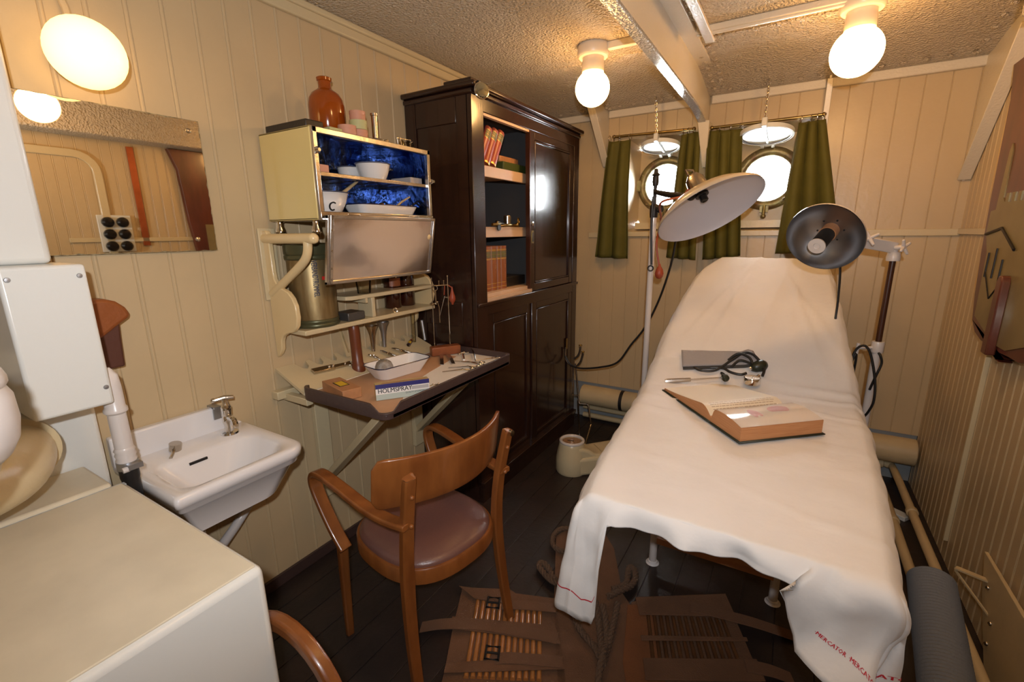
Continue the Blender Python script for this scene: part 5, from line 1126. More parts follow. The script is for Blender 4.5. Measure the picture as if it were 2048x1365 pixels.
# woven red lettering along the hem of the near right corner, red line on the near left corner
def hem_fn(i0, hh, off=0.0035):
    s0 = SA[i0]
    def fn(x, y):
        s = s0+x; k = 0
        import bisect
        k = max(0, min(len(SA)-2, bisect.bisect_right(SA, s)-1)); f = (s-SA[k])/max(1e-6, SA[k+1]-SA[k])
        h = lambda q: hang(q, max(0.02, min(1, hh(q)-y/max(0.05, rim[q][2]))))
        a, b = h(k), h(k+1); p = a.lerp(b, f)
        e = 0.004; a2 = hang(k, max(0.01, min(1, hh(k)-(y+e)/max(0.05, rim[k][2])))); tn = (b-a); nn = tn.cross(a2-a)
        if nn.length < 1e-9: nn = rim[k][1].copy()
        nn.normalize()
        if nn.dot(rim[k][1]) < 0: nn = -nn
        return p+nn*off
    return fn
iR = next(i for i, r in enumerate(rim) if r[3] == 'f' and POS[i].x > 0.165)
iL = next(i for i, r in enumerate(rim) if r[3] == 'l' and r[2] > 0.33)
hh = lambda q: 1-0.062/max(0.2, rim[q][2])
fnR = hem_fn(iR, hh); m = MB()
for k in range(8):
    for e_ in (0, 0.0005): text_mb('\u00b7MERCATOR', 0.0120, lambda x, y: fnR(0.001+e_+k*0.045+x*0.62, y), align='LEFT', res=1, mb=m)
m.build('red_lettering', 'redthread', sheet, smooth=False)
hl = lambda q: 1-0.075/max(0.2, rim[q][2])
fnL = hem_fn(iL, hl); m = MB(); m.grid(lambda u, v: fnL(u*0.30, 0.004*v), 60, 2)
m.build('red_border', 'redthread', sheet, smooth=False)

# ---- on the couch
def couch(px, py, up=0.0):
    d = (px-1024)*RGT-(py-682.5)*UPV+FPX*FWD; lo, hi = 0.1, 6.0; d.normalize()
    def surf_z(x, y):
        best = None
        t = 0
        for k in range(len(ST)-1):
            if ST[k][0] <= y <= ST[k+1][0]: f = (y-ST[k][0])/(ST[k+1][0]-ST[k][0]); return ST[k][1]+(ST[k+1][1]-ST[k][1])*f
        return BZ_
    t = 0.5
    while t < 6:
        p = EYE+d*t
        if p.z <= surf_z(p.x, p.y): break
        t += 0.002
    p = EYE+d*t; p.z += up+0.006; return p
# open book
bk = thing('open_book', 'thick open book with glossy anatomy plate lying on the couch', 'book', couch(1480, 850))
pa, pb = couch(1400, 815, 0), couch(1478, 893, 0)        # spine bottom: far-left edge -> cover corner
c_fl, c_fr, c_nr = couch(1332, 783), couch(1478, 893), couch(1648, 874)
spn = couch(1405, 832); 
bx1 = (c_nr-c_fr); Lh = bx1.length; bx1.normalize(); bx1.z = 0; bx1.normalize()    # along the page fore edge (height of the book)
by1 = (c_fl-c_fr); by1.z = 0; WT = by1.length; by1.normalize()
by1 = (by1-bx1*by1.dot(bx1)).normalized()                 # across the two pages, away from the viewer
WT = (c_fl-c_fr).dot(by1); WB = 0.185; WA = WT-WB; O = V((c_fr.x, c_fr.y, BZ_+0.010)); skew = (c_fl-c_fr).dot(bx1)/WT
by1 = (by1+bx1*skew*0.55).normalized()
def bp(w_, h, z): return O+bx1*h+by1*w_+V((0, 0, z))
def right_top(w_):         # near block (thick), top height vs distance from the fore edge
    t = w_/WB; return 0.052+0.014*sin(pi*min(1, t*0.9))-0.055*max(0, (t-0.86)/0.14)**2
def left_top(w_):          # far block (thin)
    t = (w_-WB)/WA; return 0.012+0.040*max(0, 1-((t-0.20)/0.8))**1.3-0.045*max(0, (0.2-t)/0.2)**2+0.0
m = MB(); N = 26
def block(m, w0, w1, fn, z0, h0, h1, n=N):
    a = [(w0+(w1-w0)*k/n) for k in range(n+1)]
    r = [[m.bm.verts.new(bp(x, h, z0)) for x in a] for h in (h0, h1)]; t = [[m.bm.verts.new(bp(x, h, fn(x))) for x in a] for h in (h0, h1)]
    for k in range(n):
        for q in range(2): m.bm.faces.new((r[q][k], r[q][k+1], t[q][k+1], t[q][k]))
        m.bm.faces.new((t[0][k], t[0][k+1], t[1][k+1], t[1][k])); m.bm.faces.new((r[0][k], r[0][k+1], r[1][k+1], r[1][k]))
    m.bm.faces.new((r[0][0], r[1][0], t[1][0], t[0][0])); m.bm.faces.new((r[0][-1], r[1][-1], t[1][-1], t[0][-1]))
block(m, 0.006, WB, right_top, 0.004, 0.006, Lh-0.006); block(m, WB, WB+WA-0.006, left_top, 0.004, 0.006, Lh-0.006); pg = m.build('page_block', 'pageedge', bk, ang=40)
m = MB(); m.grid(lambda u, v: bp(0.007+(WB-0.012)*u, 0.0062+(Lh-0.0124)*v, right_top(0.007+(WB-0.012)*u)+0.0008), 30, 6); m.build('glossy_plate', 'glosspage', bk)
m = MB(); m.grid(lambda u, v: bp(WB+0.004+(WA-0.011)*u, 0.0062+(Lh-0.0124)*v, left_top(WB+0.004+(WA-0.011)*u)+0.0008), 30, 6); m.build('text_page', 'paper', bk)
m = MB()
random.seed(3)
for rw in range(4):
    w_ = WB+0.022+rw*0.0115; h = 0.03
    while h < Lh-0.04:
        l_ = random.uniform(0.006, 0.018)
        if w_ < WB+WA-0.03: m.grid(lambda u, v: bp(w_+0.0028*u, h+l_*v, left_top(w_+0.0028*u)+0.0013), 2, 2)
        h += l_+0.003
m.build('page_text', 'ink', bk, smooth=False)
m = MB()
def blob(wc, hc, rw_, rh_, k0):
    m.grid(lambda u, v: bp(wc+rw_*v*cos(2*pi*u)*(1+0.2*sin(6*pi*u+k0)), hc+rh_*v*sin(2*pi*u)*(1+0.15*sin(4*pi*u+k0)), right_top(wc+rw_*v*cos(2*pi*u))+0.0013), 24, 3, cu=True)
blob(0.105, Lh*0.66, 0.026, 0.050, 1.0); blob(0.085, Lh*0.34, 0.030, 0.024, 2.0); m.build('plate_drawing', 'blushink', bk, smooth=False)
m = MB(); m.grid(lambda u, v: bp(-0.002+WB*u*1.0, -0.002+(Lh+0.004)*v, 0.001), 8, 2); m.grid(lambda u, v: bp(WB+(WA+0.003)*u, -0.002+(Lh+0.004)*v, 0.001), 8, 2); m.build('cover', 'green', bk, solid=0.004)
# reflex hammer
h0, h1 = couch(1330, 768, 0.006), couch(1447, 762, 0.010)
hm = thing('reflex_hammer', 'chrome reflex hammer with dark rubber head lying on the couch', 'hammer', h0)
d = (h1-h0); hl_ = d.length; d.normalize(); m = MB(); m.tube([h0, h0+d*0.01, h0+d*hl_*0.40, h0+d*hl_*0.44], [0.008, 0.0125, 0.0105, 0.007], 8, smooth=3); m.tube([h0+d*hl_*0.43, h1], 0.004, 8); m.build('handle', 'steel', hm)
hd = V((0.35, -0.93, 0)).normalized(); m = MB(); m.lathe([(0.0001, -0.042), (0.010, -0.040), (0.013, -0.014), (0.013, 0.010)], h1+ZV*0.006, hd, 18); m.build('head_sleeve', 'chrome', hm); m = MB(); m.lathe([(0.015, 0.008), (0.017, 0.018), (0.016, 0.034), (0.010, 0.040), (0.0001, 0.041)], h1+ZV*0.006, hd, 18); m.build('rubber_head', 'greenrub', hm)
# blood pressure cuff, hoses, bulb, gauge
pa, pb, pc, pd = couch(1362, 711), couch(1505, 715), couch(1519, 738), couch(1364, 742)
cf = thing('blood_pressure_cuff', 'folded grey cloth blood pressure cuff with black hoses, bulb and round gauge', 'blood pressure cuff', couch(1440, 725))
m = MB()
def cuff(u, v, dz=0.0):
    a = pa.lerp(pb, u); b = pd.lerp(pc, u); p = a.lerp(b, v); p.z += 0.006+0.012*exp(-((u-0.93)/0.06)**2)+0.004*noise.noise((u*3, v*2, 1))+dz+(0.004*(1-v)); return p
m.grid(lambda u, v: cuff(u, v, 0.010), 30, 9); m.build('cuff_cloth', 'cloth', cf, solid=0.007)
m = MB(); m.grid(lambda u, v: cuff(u*0.98+0.01, v*1.04, 0.0), 30, 9); m.build('cuff_lining', 'clothdk', cf, solid=0.009)
cz = BZ_+0.03
def cp(px, py, up=0.012): return couch(px, py, up)
m = MB(); m.tube([cp(1385, 738, 0.008), cp(1400, 748), cp(1430, 748), cp(1462, 735, 0.03), cp(1485, 727, 0.045), cp(1505, 733, 0.05), cp(1526, 748, 0.025), cp(1524, 760, 0.012)], 0.0062, 10, smooth=8)
m.tube([cp(1420, 742, 0.01), cp(1445, 744), cp(1460, 752), cp(1480, 757), cp(1492, 754)], 0.0062, 10, smooth=8); m.tube([cp(1455, 735, 0.03), cp(1475, 730, 0.05), cp(1498, 738, 0.045), cp(1505, 748, 0.02)], 0.0062, 10, smooth=8)
m.tube([cp(1462, 742, 0.012), cp(1478, 736, 0.03), cp(1500, 742, 0.03)], 0.0062, 10, smooth=8); m.build('rubber_hose', 'rubber', cf)
b0 = cp(1508, 745, 0.018); b1 = cp(1530, 739, 0.018); m = MB(); dd = (b1-b0).normalized(); m.lathe([(0.014, -0.016), (0.024, 0.0), (0.028, 0.022), (0.027, 0.042), (0.016, 0.056), (0.0001, 0.058)], b0, dd, 22); m.build('hand_bulb', 'greenrub', cf, ang=70)
m = MB(); m.cyl(b0-dd*0.024, b0-dd*0.008, 0.009); m.torus(b0-dd*0.01, dd, 0.013, 0.003); m.build('release_valve', 'chrome', cf)
gp = cp(1503, 772, 0.004); gx = 0.0235
m = MB(); m.lathe([(0.033, 0), (0.036, 0.003), (0.036, 0.026), (0.034, 0.031), (0.032, 0.031)], gp, (0.0, -0.06, 1), 32, cap=False); m.cyl(gp+V((0.015, 0.030, 0.022)), gp+V((0.024, 0.046, 0.028)), 0.008); m.build('gauge_case', 'chrome', cf)
m = MB(); m.lathe([(0.0001, 0.0305), (0.0325, 0.0305)], gp, (0.0, -0.06, 1), 32, cap=False); m.build('gauge_dial', 'paper', cf)
m = MB(); m.bar(gp+V((-0.002, -0.018, 0.0325)), gp+V((0.003, 0.014, 0.0315)), 0.0015, 0.0006); m.build('gauge_needle', 'iron', cf)
# ================================================================ PORTHOLE CURTAINS, RODS, DEADLIGHTS
for pa_, pb_, lab in (((1228, 274), (1388, 258), 'brass curtain rod over the left porthole'), ((1424, 256), (1648, 229), 'brass curtain rod over the right porthole')):
    a, b = at(*pa_, 1, 3.335), at(*pb_, 1, 3.335); t = thing('curtain_rod', lab, 'curtain rod', (a+b)/2, 'brass curtain rods')
    m = MB(); m.cyl(a, b, 0.0085, n=14); m.build('rod', 'brass', t)
    m = MB(); m.sph(a, 0.013, 12, 8); m.sph(b, 0.013, 12, 8); m.build('rod_finial', 'brass', t)
    m = MB()
    for q in (a.lerp(b, 0.04), a.lerp(b, 0.97)): m.cyl(q, V((q.x, YB, q.z-0.005)), 0.006, n=10)
    m.build('rod_bracket', 'nickel', t)
def curtain(label, tl, tr, bl, br, folds, seed, rod, ringfs, amp=0.016, spread=1.0):
    A, B, Cc, D = [at(*p, 1, 3.325) for p in (tl, tr, bl, br)]
    t = thing('curtain', label, 'curtain', (A+B)/2, 'green porthole curtains')
    def fn(u, v):
        a, b = A.lerp(B, u), Cc.lerp(D, u); p = a.lerp(b, v**1.05)
        ph = u*folds*2*pi+seed+0.5*sin(v*2.2+seed)
        am = amp*(0.6+0.9*v)
        p.y += am*sin(ph)+0.006*noise.noise((u*6, v*3, seed))-0.030*sin(pi*min(1, v*1.2))*0.5
        p.x += 0.35*am*cos(ph)
        if v < 0.04: p.z += 0.004*sin(ph*1)
        return p
    m = MB(); m.grid(fn, 70, 30); m.build('curtain_cloth', 'curtain', t, ang=180, solid=0.003)
    a, b = [at(*p, 1, 3.335) for p in rod]
    for f in ringfs:
        p = fn(f, 0.0); k = (p.x-a.x)/(b.x-a.x); rc = a.lerp(b, k); rc = V((rc.x, rc.y, rc.z-0.010))
        m = MB(); m.torus(rc, (1, 0.25*random.uniform(-1, 1), 0), 0.019, 0.0025, 20, 6); m.cyl(rc-ZV*0.019, p-ZV*0.010, 0.0028, n=8); m.build('curtain_ring', 'nickel', t)
rodL = ((1228, 274), (1388, 258)); rodR = ((1424, 256), (1648, 229))
curtain('olive green curtain at the far left of both portholes', (1216, 284), (1262, 280), (1187, 514), (1256, 518), 2.3, 0.6, rodL, (0.06, 0.25, 0.5, 0.96))
curtain('olive green curtain at the right side of the left porthole, beside the beam knee', (1364, 270), (1400, 262), (1331, 515), (1390, 520), 2.6, 2.1, rodL, (0.08, 0.35, 0.6))
curtain('olive green curtain between the beam knee and the right porthole', (1414, 262), (1486, 258), (1402, 520), (1483, 512), 3.4, 0.2, rodR, (0.1, 0.35, 0.65, 0.9))
curtain('olive green curtain at the right side of the right porthole, behind the dark lamp', (1598, 246), (1650, 238), (1548, 508), (1676, 502), 2.8, 1.1, rodR, (0.1, 0.5, 0.75, 0.95), amp=0.020)
def deadlight(label, c, hinge, R, chain_top, grp='hinged porthole covers'):
    c, hinge = V(c), V(hinge); t = thing('porthole_cover', label, 'porthole cover', c, grp)
    fwd_ = (c-hinge); fwd_.normalize(); sx = XV; nrm = sx.cross(fwd_); 
    if nrm.z > 0: nrm = -nrm      # underside normal
    m = MB(); m.lathe([(0.0001, -0.016), (R*0.9, -0.016), (R, -0.012), (R, 0.012), (R*0.94, 0.014), (R*0.94, 0.004), (R*0.86, 0.004), (R*0.84, 0.0), (R*0.5, -0.010), (0.0001, -0.012)], c, nrm, 48, cap=False); m.build('cover_disc', 'white', t, ang=30)
    m = MB(); m.lathe([(R*0.935, 0.006), (R*0.93, 0.010), (R*0.875, 0.010), (R*0.87, 0.006)], c, nrm, 48, cap=False); m.build('rubber_seal', 'greybox', t)
    m = MB(); m.bar(c-fwd_*R*0.86+nrm*0.0, c+fwd_*R*0.86+nrm*0.0, 0.010, 0.012, nrm); m.build('cover_rib', 'white', t)
    m = MB()
    for s in (-1, 1): m.bar(c-fwd_*R*0.95+sx*s*0.03, hinge+sx*s*0.03+V((0, 0.0, -0.01)), 0.018, 0.022, ZV)
    m.cyl(hinge-sx*0.045, hinge+sx*0.045, 0.008); m.build('hinge_lugs', 'white', t)
    m = MB(); e_ = c+fwd_*R*0.98; m.box(e_-nrm*0.012, (0.03, 0.05, 0.05), (sx, fwd_, nrm)); m.build('chain_lug', 'white', t, bev=0.006)
    ct_ = V(chain_top); e_ = e_-nrm*0.03; L_ = (ct_-e_).length; n_ = int(L_/0.0155); m = MB()
    for k in range(n_):
        q = e_.lerp(ct_, (k+0.5)/n_); d = (ct_-e_).normalized(); s = XV if k % 2 else YV
        s = (s-d*s.dot(d)).normalized(); o_ = d.cross(s)
        m.tube([q+d*0.011*cos(a)+s*0.006*sin(a) for a in [2*pi*i/10 for i in range(10)]], 0.0022, 5, closed=True)
    m.cyl(ct_, ct_+ZV*0.02, 0.004); m.build('chain', 'nickel' , t)
deadlight('round white porthole cover hung open on a chain, over the left porthole', (-0.851, 3.39, 2.065), (-0.851, 3.55, 2.035), 0.128, (-0.862, 3.25, 2.33))
deadlight('round white porthole cover hung open on a dark chain, over the right porthole', (-0.218, 3.385, 2.070), (-0.212, 3.55, 2.035), 0.150, (-0.222, 3.24, 2.33))

# ================================================================ STAND LAMPS
lp = thing('treatment_lamp', 'tall stand lamp with wide white enamel shade tilted over the couch', 'lamp', (-0.69, 2.6, 0))
pole = at(1300, 560, 1, 2.62); px_ = pole.x; PX, PY = pole.x, 2.62
zt = at(1305, 432, 1, PY).z; ztop = at(1312, 372, 1, PY).z
m = MB(); m.cyl((PX, PY, 0.02), (PX, PY, zt), 0.0165, n=22); m.build('lower_pole', 'pipewhite', lp)
m = MB(); m.lathe([(0.14, 0), (0.14, 0.015), (0.05, 0.04), (0.02, 0.06)], (PX, PY, 0.0), ZV, 32); m.build('lamp_base', 'pipewhite', lp)
m = MB(); m.cyl((PX, PY, zt-0.03), (PX, PY, ztop+0.02), 0.010, n=14); m.lathe([(0.020, 0), (0.022, 0.02), (0.022, 0.06), (0.016, 0.07)], (PX, PY, zt-0.01), ZV, 20); m.lathe([(0.014, 0), (0.018, 0.02), (0.016, 0.05), (0.024, 0.056), (0.013, 0.065), (0.010, 0.085), (0.0001, 0.09)], (PX, PY, ztop), ZV, 18); m.build('upper_pole', 'iron', lp)
m = MB(); kn = V((PX+0.035, PY-0.02, zt+0.035)); m.cyl((PX, PY, zt+0.035), kn, 0.007); m.lathe([(0.02, -0.006), (0.022, 0.0), (0.02, 0.01), (0.0001, 0.012)], kn, (1, -0.5, 0), 18); m.build('clamp_knob', 'iron', lp)
SC = at(1420, 423, 1, 2.30); dview = (SC-EYE).normalized()
nL = (-0.34*dview + 0.94*(0.44*RGT-0.90*UPV)).normalized()
RS = 0.5*sqrt(193**2+95**2)/FPX*(SC-EYE).dot(FWD)*0.985
dep = RS*0.42
m = MB(); m.lathe([(RS, 0.0), (RS*0.99, -0.012), (RS*0.93, -dep*0.26), (RS*0.75, -dep*0.58), (RS*0.50, -dep*0.85), (RS*0.27, -dep*0.99), (RS*0.20, -dep*1.02)], SC, nL, 64, cap=False)
m.build('lamp_shade', 'shadeout', lp, ang=180)
m = MB(); m.lathe([(RS*0.995, 0.001), (RS*0.975, -0.010), (RS*0.915, -dep*0.24), (RS*0.735, -dep*0.56), (RS*0.485, -dep*0.825), (RS*0.26, -dep*0.96), (0.0001, -dep*0.965)], SC, nL, 64, cap=False); m.build('shade_lining', 'shadein', lp, ang=180)
nk = SC-nL*dep
m = MB(); m.lathe([(RS*0.22, 0.0), (RS*0.19, -0.03), (RS*0.17, -0.075), (RS*0.10, -0.10), (RS*0.05, -0.105), (0.0001, -0.106)], nk, nL, 28); m.tube([nk-nL*0.10+RGT*0.012, nk-nL*0.13+RGT*0.012, nk-nL*0.13-RGT*0.02, nk-nL*0.10-RGT*0.02], 0.006); m.build('lamp_neck', 'nickel', lp)
m = MB(); m.lathe([(0.030, -dep*0.96), (0.030, -dep*0.86), (0.024, -dep*0.84), (0.0001, -dep*0.84)], SC, nL, 24); m.build('socket_plate', 'iron', lp)
m = MB(); m.lathe([(0.018, -dep*0.86), (0.018, -dep*0.60), (0.014, -dep*0.57), (0.010, -dep*0.60), (0.0001, -dep*0.63)], SC, nL, 24); m.build('bulb_socket', 'bakelite', lp)
za = at(1312, 384, 1, PY).z; jn = nk+nL*0.015-RGT*RS*0.22
m = MB(); m.tube([(PX, PY, za), V((PX, PY, za)).lerp(jn, 0.45)+V((0, 0, -0.006)), jn], [0.012, 0.015, 0.012], 14, smooth=4); m.sph(jn, 0.022, 14, 10); m.build('swing_arm', 'iron', lp)
m = MB(); cpt = SC+nL*0.0-RGT*RS*0.99+UPV*0.02; m.tube([nk-nL*0.02-RGT*0.05, nk+nL*0.02-RGT*0.10, SC-nL*dep*0.45-RGT*RS*0.86, V((PX+0.045, PY-0.02, zt-0.02)), V((PX+0.03, PY-0.022, zt-0.15)), at(1318, 530, 1, PY-0.02)], 0.0052, 8, smooth=8); m.build('red_cord', 'redrub', lp)
bq = at(1319, 535, 1, PY-0.02); m = MB(); m.lathe([(0.004, 0.02), (0.008, 0.006), (0.019, -0.012), (0.024, -0.034), (0.020, -0.052), (0.010, -0.062), (0.0001, -0.064)], bq, ZV, 22); m.build('red_rubber_bulb', 'redrub', lp)
m = MB(); q0 = V((PX-0.004, PY-0.019, zt+0.10)); q1 = at(1303, 530, 1, PY-0.02); m.tube([q0, V((PX-0.004, PY-0.020, zt-0.05)), q1], 0.006, 10, smooth=5); m.torus(at(1301, 537, 1, PY-0.018), (0.3, -1, 0.2), 0.014, 0.004); m.build('pole_cord', 'rubber', lp)
m = MB(); k0 = at(1352, 478, 1, 2.75); P = [k0, at(1342, 530, 1, 2.82), at(1318, 600, 1, 2.88), at(1290, 655, 1, 2.90), at(1262, 690, 1, 2.90), at(1235, 725, 1, 2.90), at(1200, 735, 1, 2.92), at(1160, 737, 1, 2.94), at(1140, 728, 1, 2.95), at(1131, 712, 1, 2.95)]
m.tube(P, 0.0065, 10, smooth=6); tag(m.build('hanging_cable', 'rubber'), 'black cable sagging from the white shade lamp to the metal stand', 'cable')

lr = thing('heat_lamp', 'stand lamp with silver lined shade and dark central tube right of the couch', 'lamp', (0.40, 2.75, 0))
SR = at(1648, 476, 1, 2.42); dv_ = (SR-EYE).normalized(); nR = (-0.72*dv_ + 0.70*(-0.66*RGT-0.75*UPV)).normalized()
RR = 0.5*155/FPX*(SR-EYE).dot(FWD)*0.90; dp2 = RR*0.55
m = MB(); m.lathe([(RR, 0), (RR*1.005, -0.008), (RR*0.92, -dp2*0.35), (RR*0.70, -dp2*0.72), (RR*0.40, -dp2*0.98), (0.0001, -dp2*1.05)], SR, nR, 56, cap=False); m.build('lamp_shade', 'pipewhite', lr, ang=180)
m = MB(); m.lathe([(RR*0.99, 0.002), (RR*0.975, -0.006), (RR*0.90, -dp2*0.33), (RR*0.68, -dp2*0.68), (RR*0.38, -dp2*0.93), (0.0001, -dp2*0.99)], SR, nR, 56, cap=False); m.build('shade_lining', 'silverin', lr, ang=180)
bk_ = SR-nR*dp2
m = MB(); m.lathe([(0.034, 0.0), (0.034, 0.050)], bk_, nR, 24); m.build('ceramic_collar', 'woodlt', lr); m = MB(); m.lathe([(0.031, 0.03), (0.031, 0.158)], bk_, nR, 28); m.build('heating_tube', 'iron', lr)
m = MB(); m.lathe([(0.031, 0.156), (0.033, 0.160), (0.033, 0.166), (0.014, 0.167), (0.011, 0.162), (0.0001, 0.162)], bk_, nR, 28); m.build('tube_end_cap', 'pipewhite', lr)
for k in range(6):
    a = 2*pi*k/6; x_, y_, _ = frame(nR); m = MB(); m.sph(bk_+x_*0.050*cos(a)+y_*0.050*sin(a)+nR*0.006, 0.004, 8, 6); m.build('vent_stud', 'iron', lr)
m = MB(); m.lathe([(0.045, -0.012), (0.045, -0.03), (0.036, -0.055), (0.014, -0.07), (0.0001, -0.072)], bk_, nR, 28); m.build('lamp_housing', 'pipewhite', lr)
RPX, RPY = 0.40, 2.75; zc_ = at(1786, 520, 1, RPY).z
m = MB(); m.cyl((RPX, RPY, 0.80), (RPX, RPY, zc_), 0.0125, n=18); m.build('upper_pole', 'mahogred', lr)
zl = at(1750, 705, 1, RPY).z
m = MB(); m.cyl((RPX, RPY, 0.02), (RPX, RPY, zl), 0.018, n=20); m.build('lower_pole', 'pipewhite', lr)
m = MB(); m.lathe([(0.024, 0), (0.026, 0.006), (0.026, 0.05), (0.024, 0.055)], (RPX, RPY, zl), ZV, 22); m.cyl((RPX, RPY, zl+0.025), (RPX-0.075, RPY-0.03, zl+0.02), 0.007); m.tube([(RPX-0.078, RPY-0.032, zl+0.045), (RPX-0.082, RPY-0.034, zl-0.012)], 0.008); m.build('pole_collar', 'pipewhite', lr)
m = MB(); m.lathe([(0.13, 0), (0.13, 0.012), (0.05, 0.03), (0.02, 0.05)], (RPX, RPY, 0.0), ZV, 32); m.build('lamp_base', 'pipewhite', lr)
m = MB(); m.lathe([(0.026, -0.005), (0.028, 0.01), (0.024, 0.032), (0.020, 0.036)], (RPX, RPY, zc_), ZV, 22); m.build('pole_cap', 'pipewhite', lr)
e0 = V((RPX, RPY-0.01, zc_+0.055)); e1 = at(1725, 484, 1, RPY-0.10)
m = MB(); m.bar(e0, e1, 0.016, 0.052, (0, -0.3, 1)); m.cyl((RPX, RPY, zc_+0.03), e0, 0.014); m.build('link_arm', 'pipewhite', lr, bev=0.004)
m = MB(); m.cyl(e1, bk_-nR*0.05, 0.012); m.build('shade_stem', 'pipewhite', lr)
def wing(m, c, d):
    c = V(c); d = V(d).normalized(); x_, y_, _ = frame(d); m.cyl(c, c+d*0.035, 0.010)
    for k in range(4): a = 2*pi*k/4+0.5; m.tube([c+d*0.033, c+d*0.04+(x_*cos(a)+y_*sin(a))*0.032], [0.009, 0.006], 8); m.sph(c+d*0.04+(x_*cos(a)+y_*sin(a))*0.032, 0.0065, 8, 6)
m = MB(); wing(m, e0.lerp(e1, 0.02)+V((0.0, -0.01, 0.0)), (0.8, -0.6, 0.1)); m.build('wing_nut', 'pipewhite', lr); m = MB(); wing(m, e0.lerp(e1, 0.82)+V((0, -0.012, 0.015)), (-0.1, -1, 0.2)); m.build('wing_nut', 'pipewhite', lr)
m = MB(); m.tube([bk_-nR*0.04, at(1680, 530, 1, 2.62), at(1676, 600, 1, 2.72), at(1668, 680, 1, 2.72), at(1690, 730, 1, 2.72)], 0.0055, 8, smooth=6)
m.tube([at(1695, 790, 1, 2.74), at(1709, 735, 1, 2.71), at(1712, 708, 1, 2.70), at(1700, 730, 1, 2.70), at(1712, 700, 1, 2.70), at(1730, 692, 1, 2.69), at(1742, 712, 1, 2.69), at(1750, 760, 1, 2.69), at(1748, 800, 1, 2.69), at(1738, 822, 1, 2.70), at(1725, 836, 1, 2.72), at(1712, 840, 1, 2.74)], 0.0055, 8, smooth=6)
m.tube([at(1739, 780, 1, 2.72), at(1752, 752, 1, 2.71), at(1763, 728, 1, 2.71), at(1761, 712, 1, 2.71), at(1757, 706, 1, 2.73)], 0.0055, 8, smooth=6); m.build('power_cord', 'rubber', lr)
# ================================================================ PIPES AT THE BACK AND RIGHT
pt = thing('heating_pipe', 'thick lagged beige pipe running along the foot of the back wall', 'pipe', (-0.3, 3.31, 0.15))
zc = 0.225; m = MB(); m.cyl((-1.34, 3.315, zc), (0.74, 3.315, zc), 0.078, n=28); m.build('lagged_pipe', 'beige', pt, bev=0.006)
m = MB(); m.cyl((-1.02, 3.315, zc), (-0.995, 3.315, zc), 0.080, n=28); m.build('pipe_band', 'iron', pt)
m = MB()
for x in (-1.30, 0.65): m.bx(x, x+0.02, 3.315, YB+0.01, zc-0.01, zc+0.03)
m.build('pipe_hanger', 'hullgrey', pt)
for z, r_, yb, xe, lab in ((0.108, 0.019, 3.35, 0.655, 'upper of two thin beige pipes turning from the back wall along the right wall'), (0.038, 0.021, 3.35, 0.590, 'lower of two thin beige pipes turning from the back wall along the right wall')):
    t = thing('thin_pipe', lab, 'pipe', (0, yb, z), 'thin beige pipes')
    zz = z+0.03 if xe > 0.6 else z+0.02
    m = MB(); m.tube([(-1.34, yb, z), (-0.3, yb, z), (xe-0.08, yb, z), (xe-0.02, yb-0.012, z), (xe, yb-0.06, z), (xe+0.003, 2.6, z), (xe+0.005, 1.6, z), (xe+0.005, 0.2, z)], r_, 16, smooth=3); m.build('pipe_run', 'beige', t)
    for y in (2.78, 1.5):
        m = MB(); m.lathe([(r_+0.001, 0), (r_+0.006, 0.004), (r_+0.006, 0.03), (r_+0.001, 0.034)], (xe+0.003, y, z), YV, 18); m.build('pipe_coupling', 'beige', t)
    m = MB(); m.lathe([(r_+0.001, 0), (r_+0.008, 0.004), (r_+0.008, 0.03), (r_+0.001, 0.034)], (xe-0.075, yb, z), XV, 18); m.lathe([(r_+0.001, 0), (r_+0.008, 0.004), (r_+0.008, 0.03), (r_+0.001, 0.034)], (-0.98, yb, z), XV, 18); m.build('pipe_elbow_collar', 'beige', t)
# ridged rubber mat rolled up
rm = thing('rolled_mat', 'rolled grey ridged mat standing on end by the right wall pipes', 'mat', (0.56, 1.9, 0))
a, b = V((0.572, 1.72, 0.36)), V((0.520, 1.36, 0.06))
top_c = at(1862, 1162, 0, 0.555); 
a = top_c; b = V((0.50, 1.12, 0.072)); d = (b-a).normalized(); LL = (b-a).length
m = MB(); pf = []; n_ = int(LL/0.0125)
for k in range(n_): pf += [(0.0645, k*LL/n_), (0.0690, (k+0.45)*LL/n_), (0.0645, (k+0.9)*LL/n_)]
pf = [(0.055, 0.004)] + pf + [(0.066, LL), (0.0001, LL)]
m.lathe(pf, a, d, 44, cap=False); m.build('mat_roll', 'mat', rm, ang=25)
m = MB(); sp_ = []; x_, y_, _ = frame(d)
for k in range(90): an = k*0.42; rr_ = 0.008+0.0006*k; sp_.append(a+d*0.002+x_*rr_*cos(an)+y_*rr_*sin(an))
m.tube(sp_, 1.0, flat=(0.010, 0.003, d)); m.build('mat_spiral', 'mat', rm)
m = MB(); m.lathe([(0.0001, 0.012), (0.06, 0.012)], a, d, 30, cap=False); m.build('mat_core', 'iron', rm)
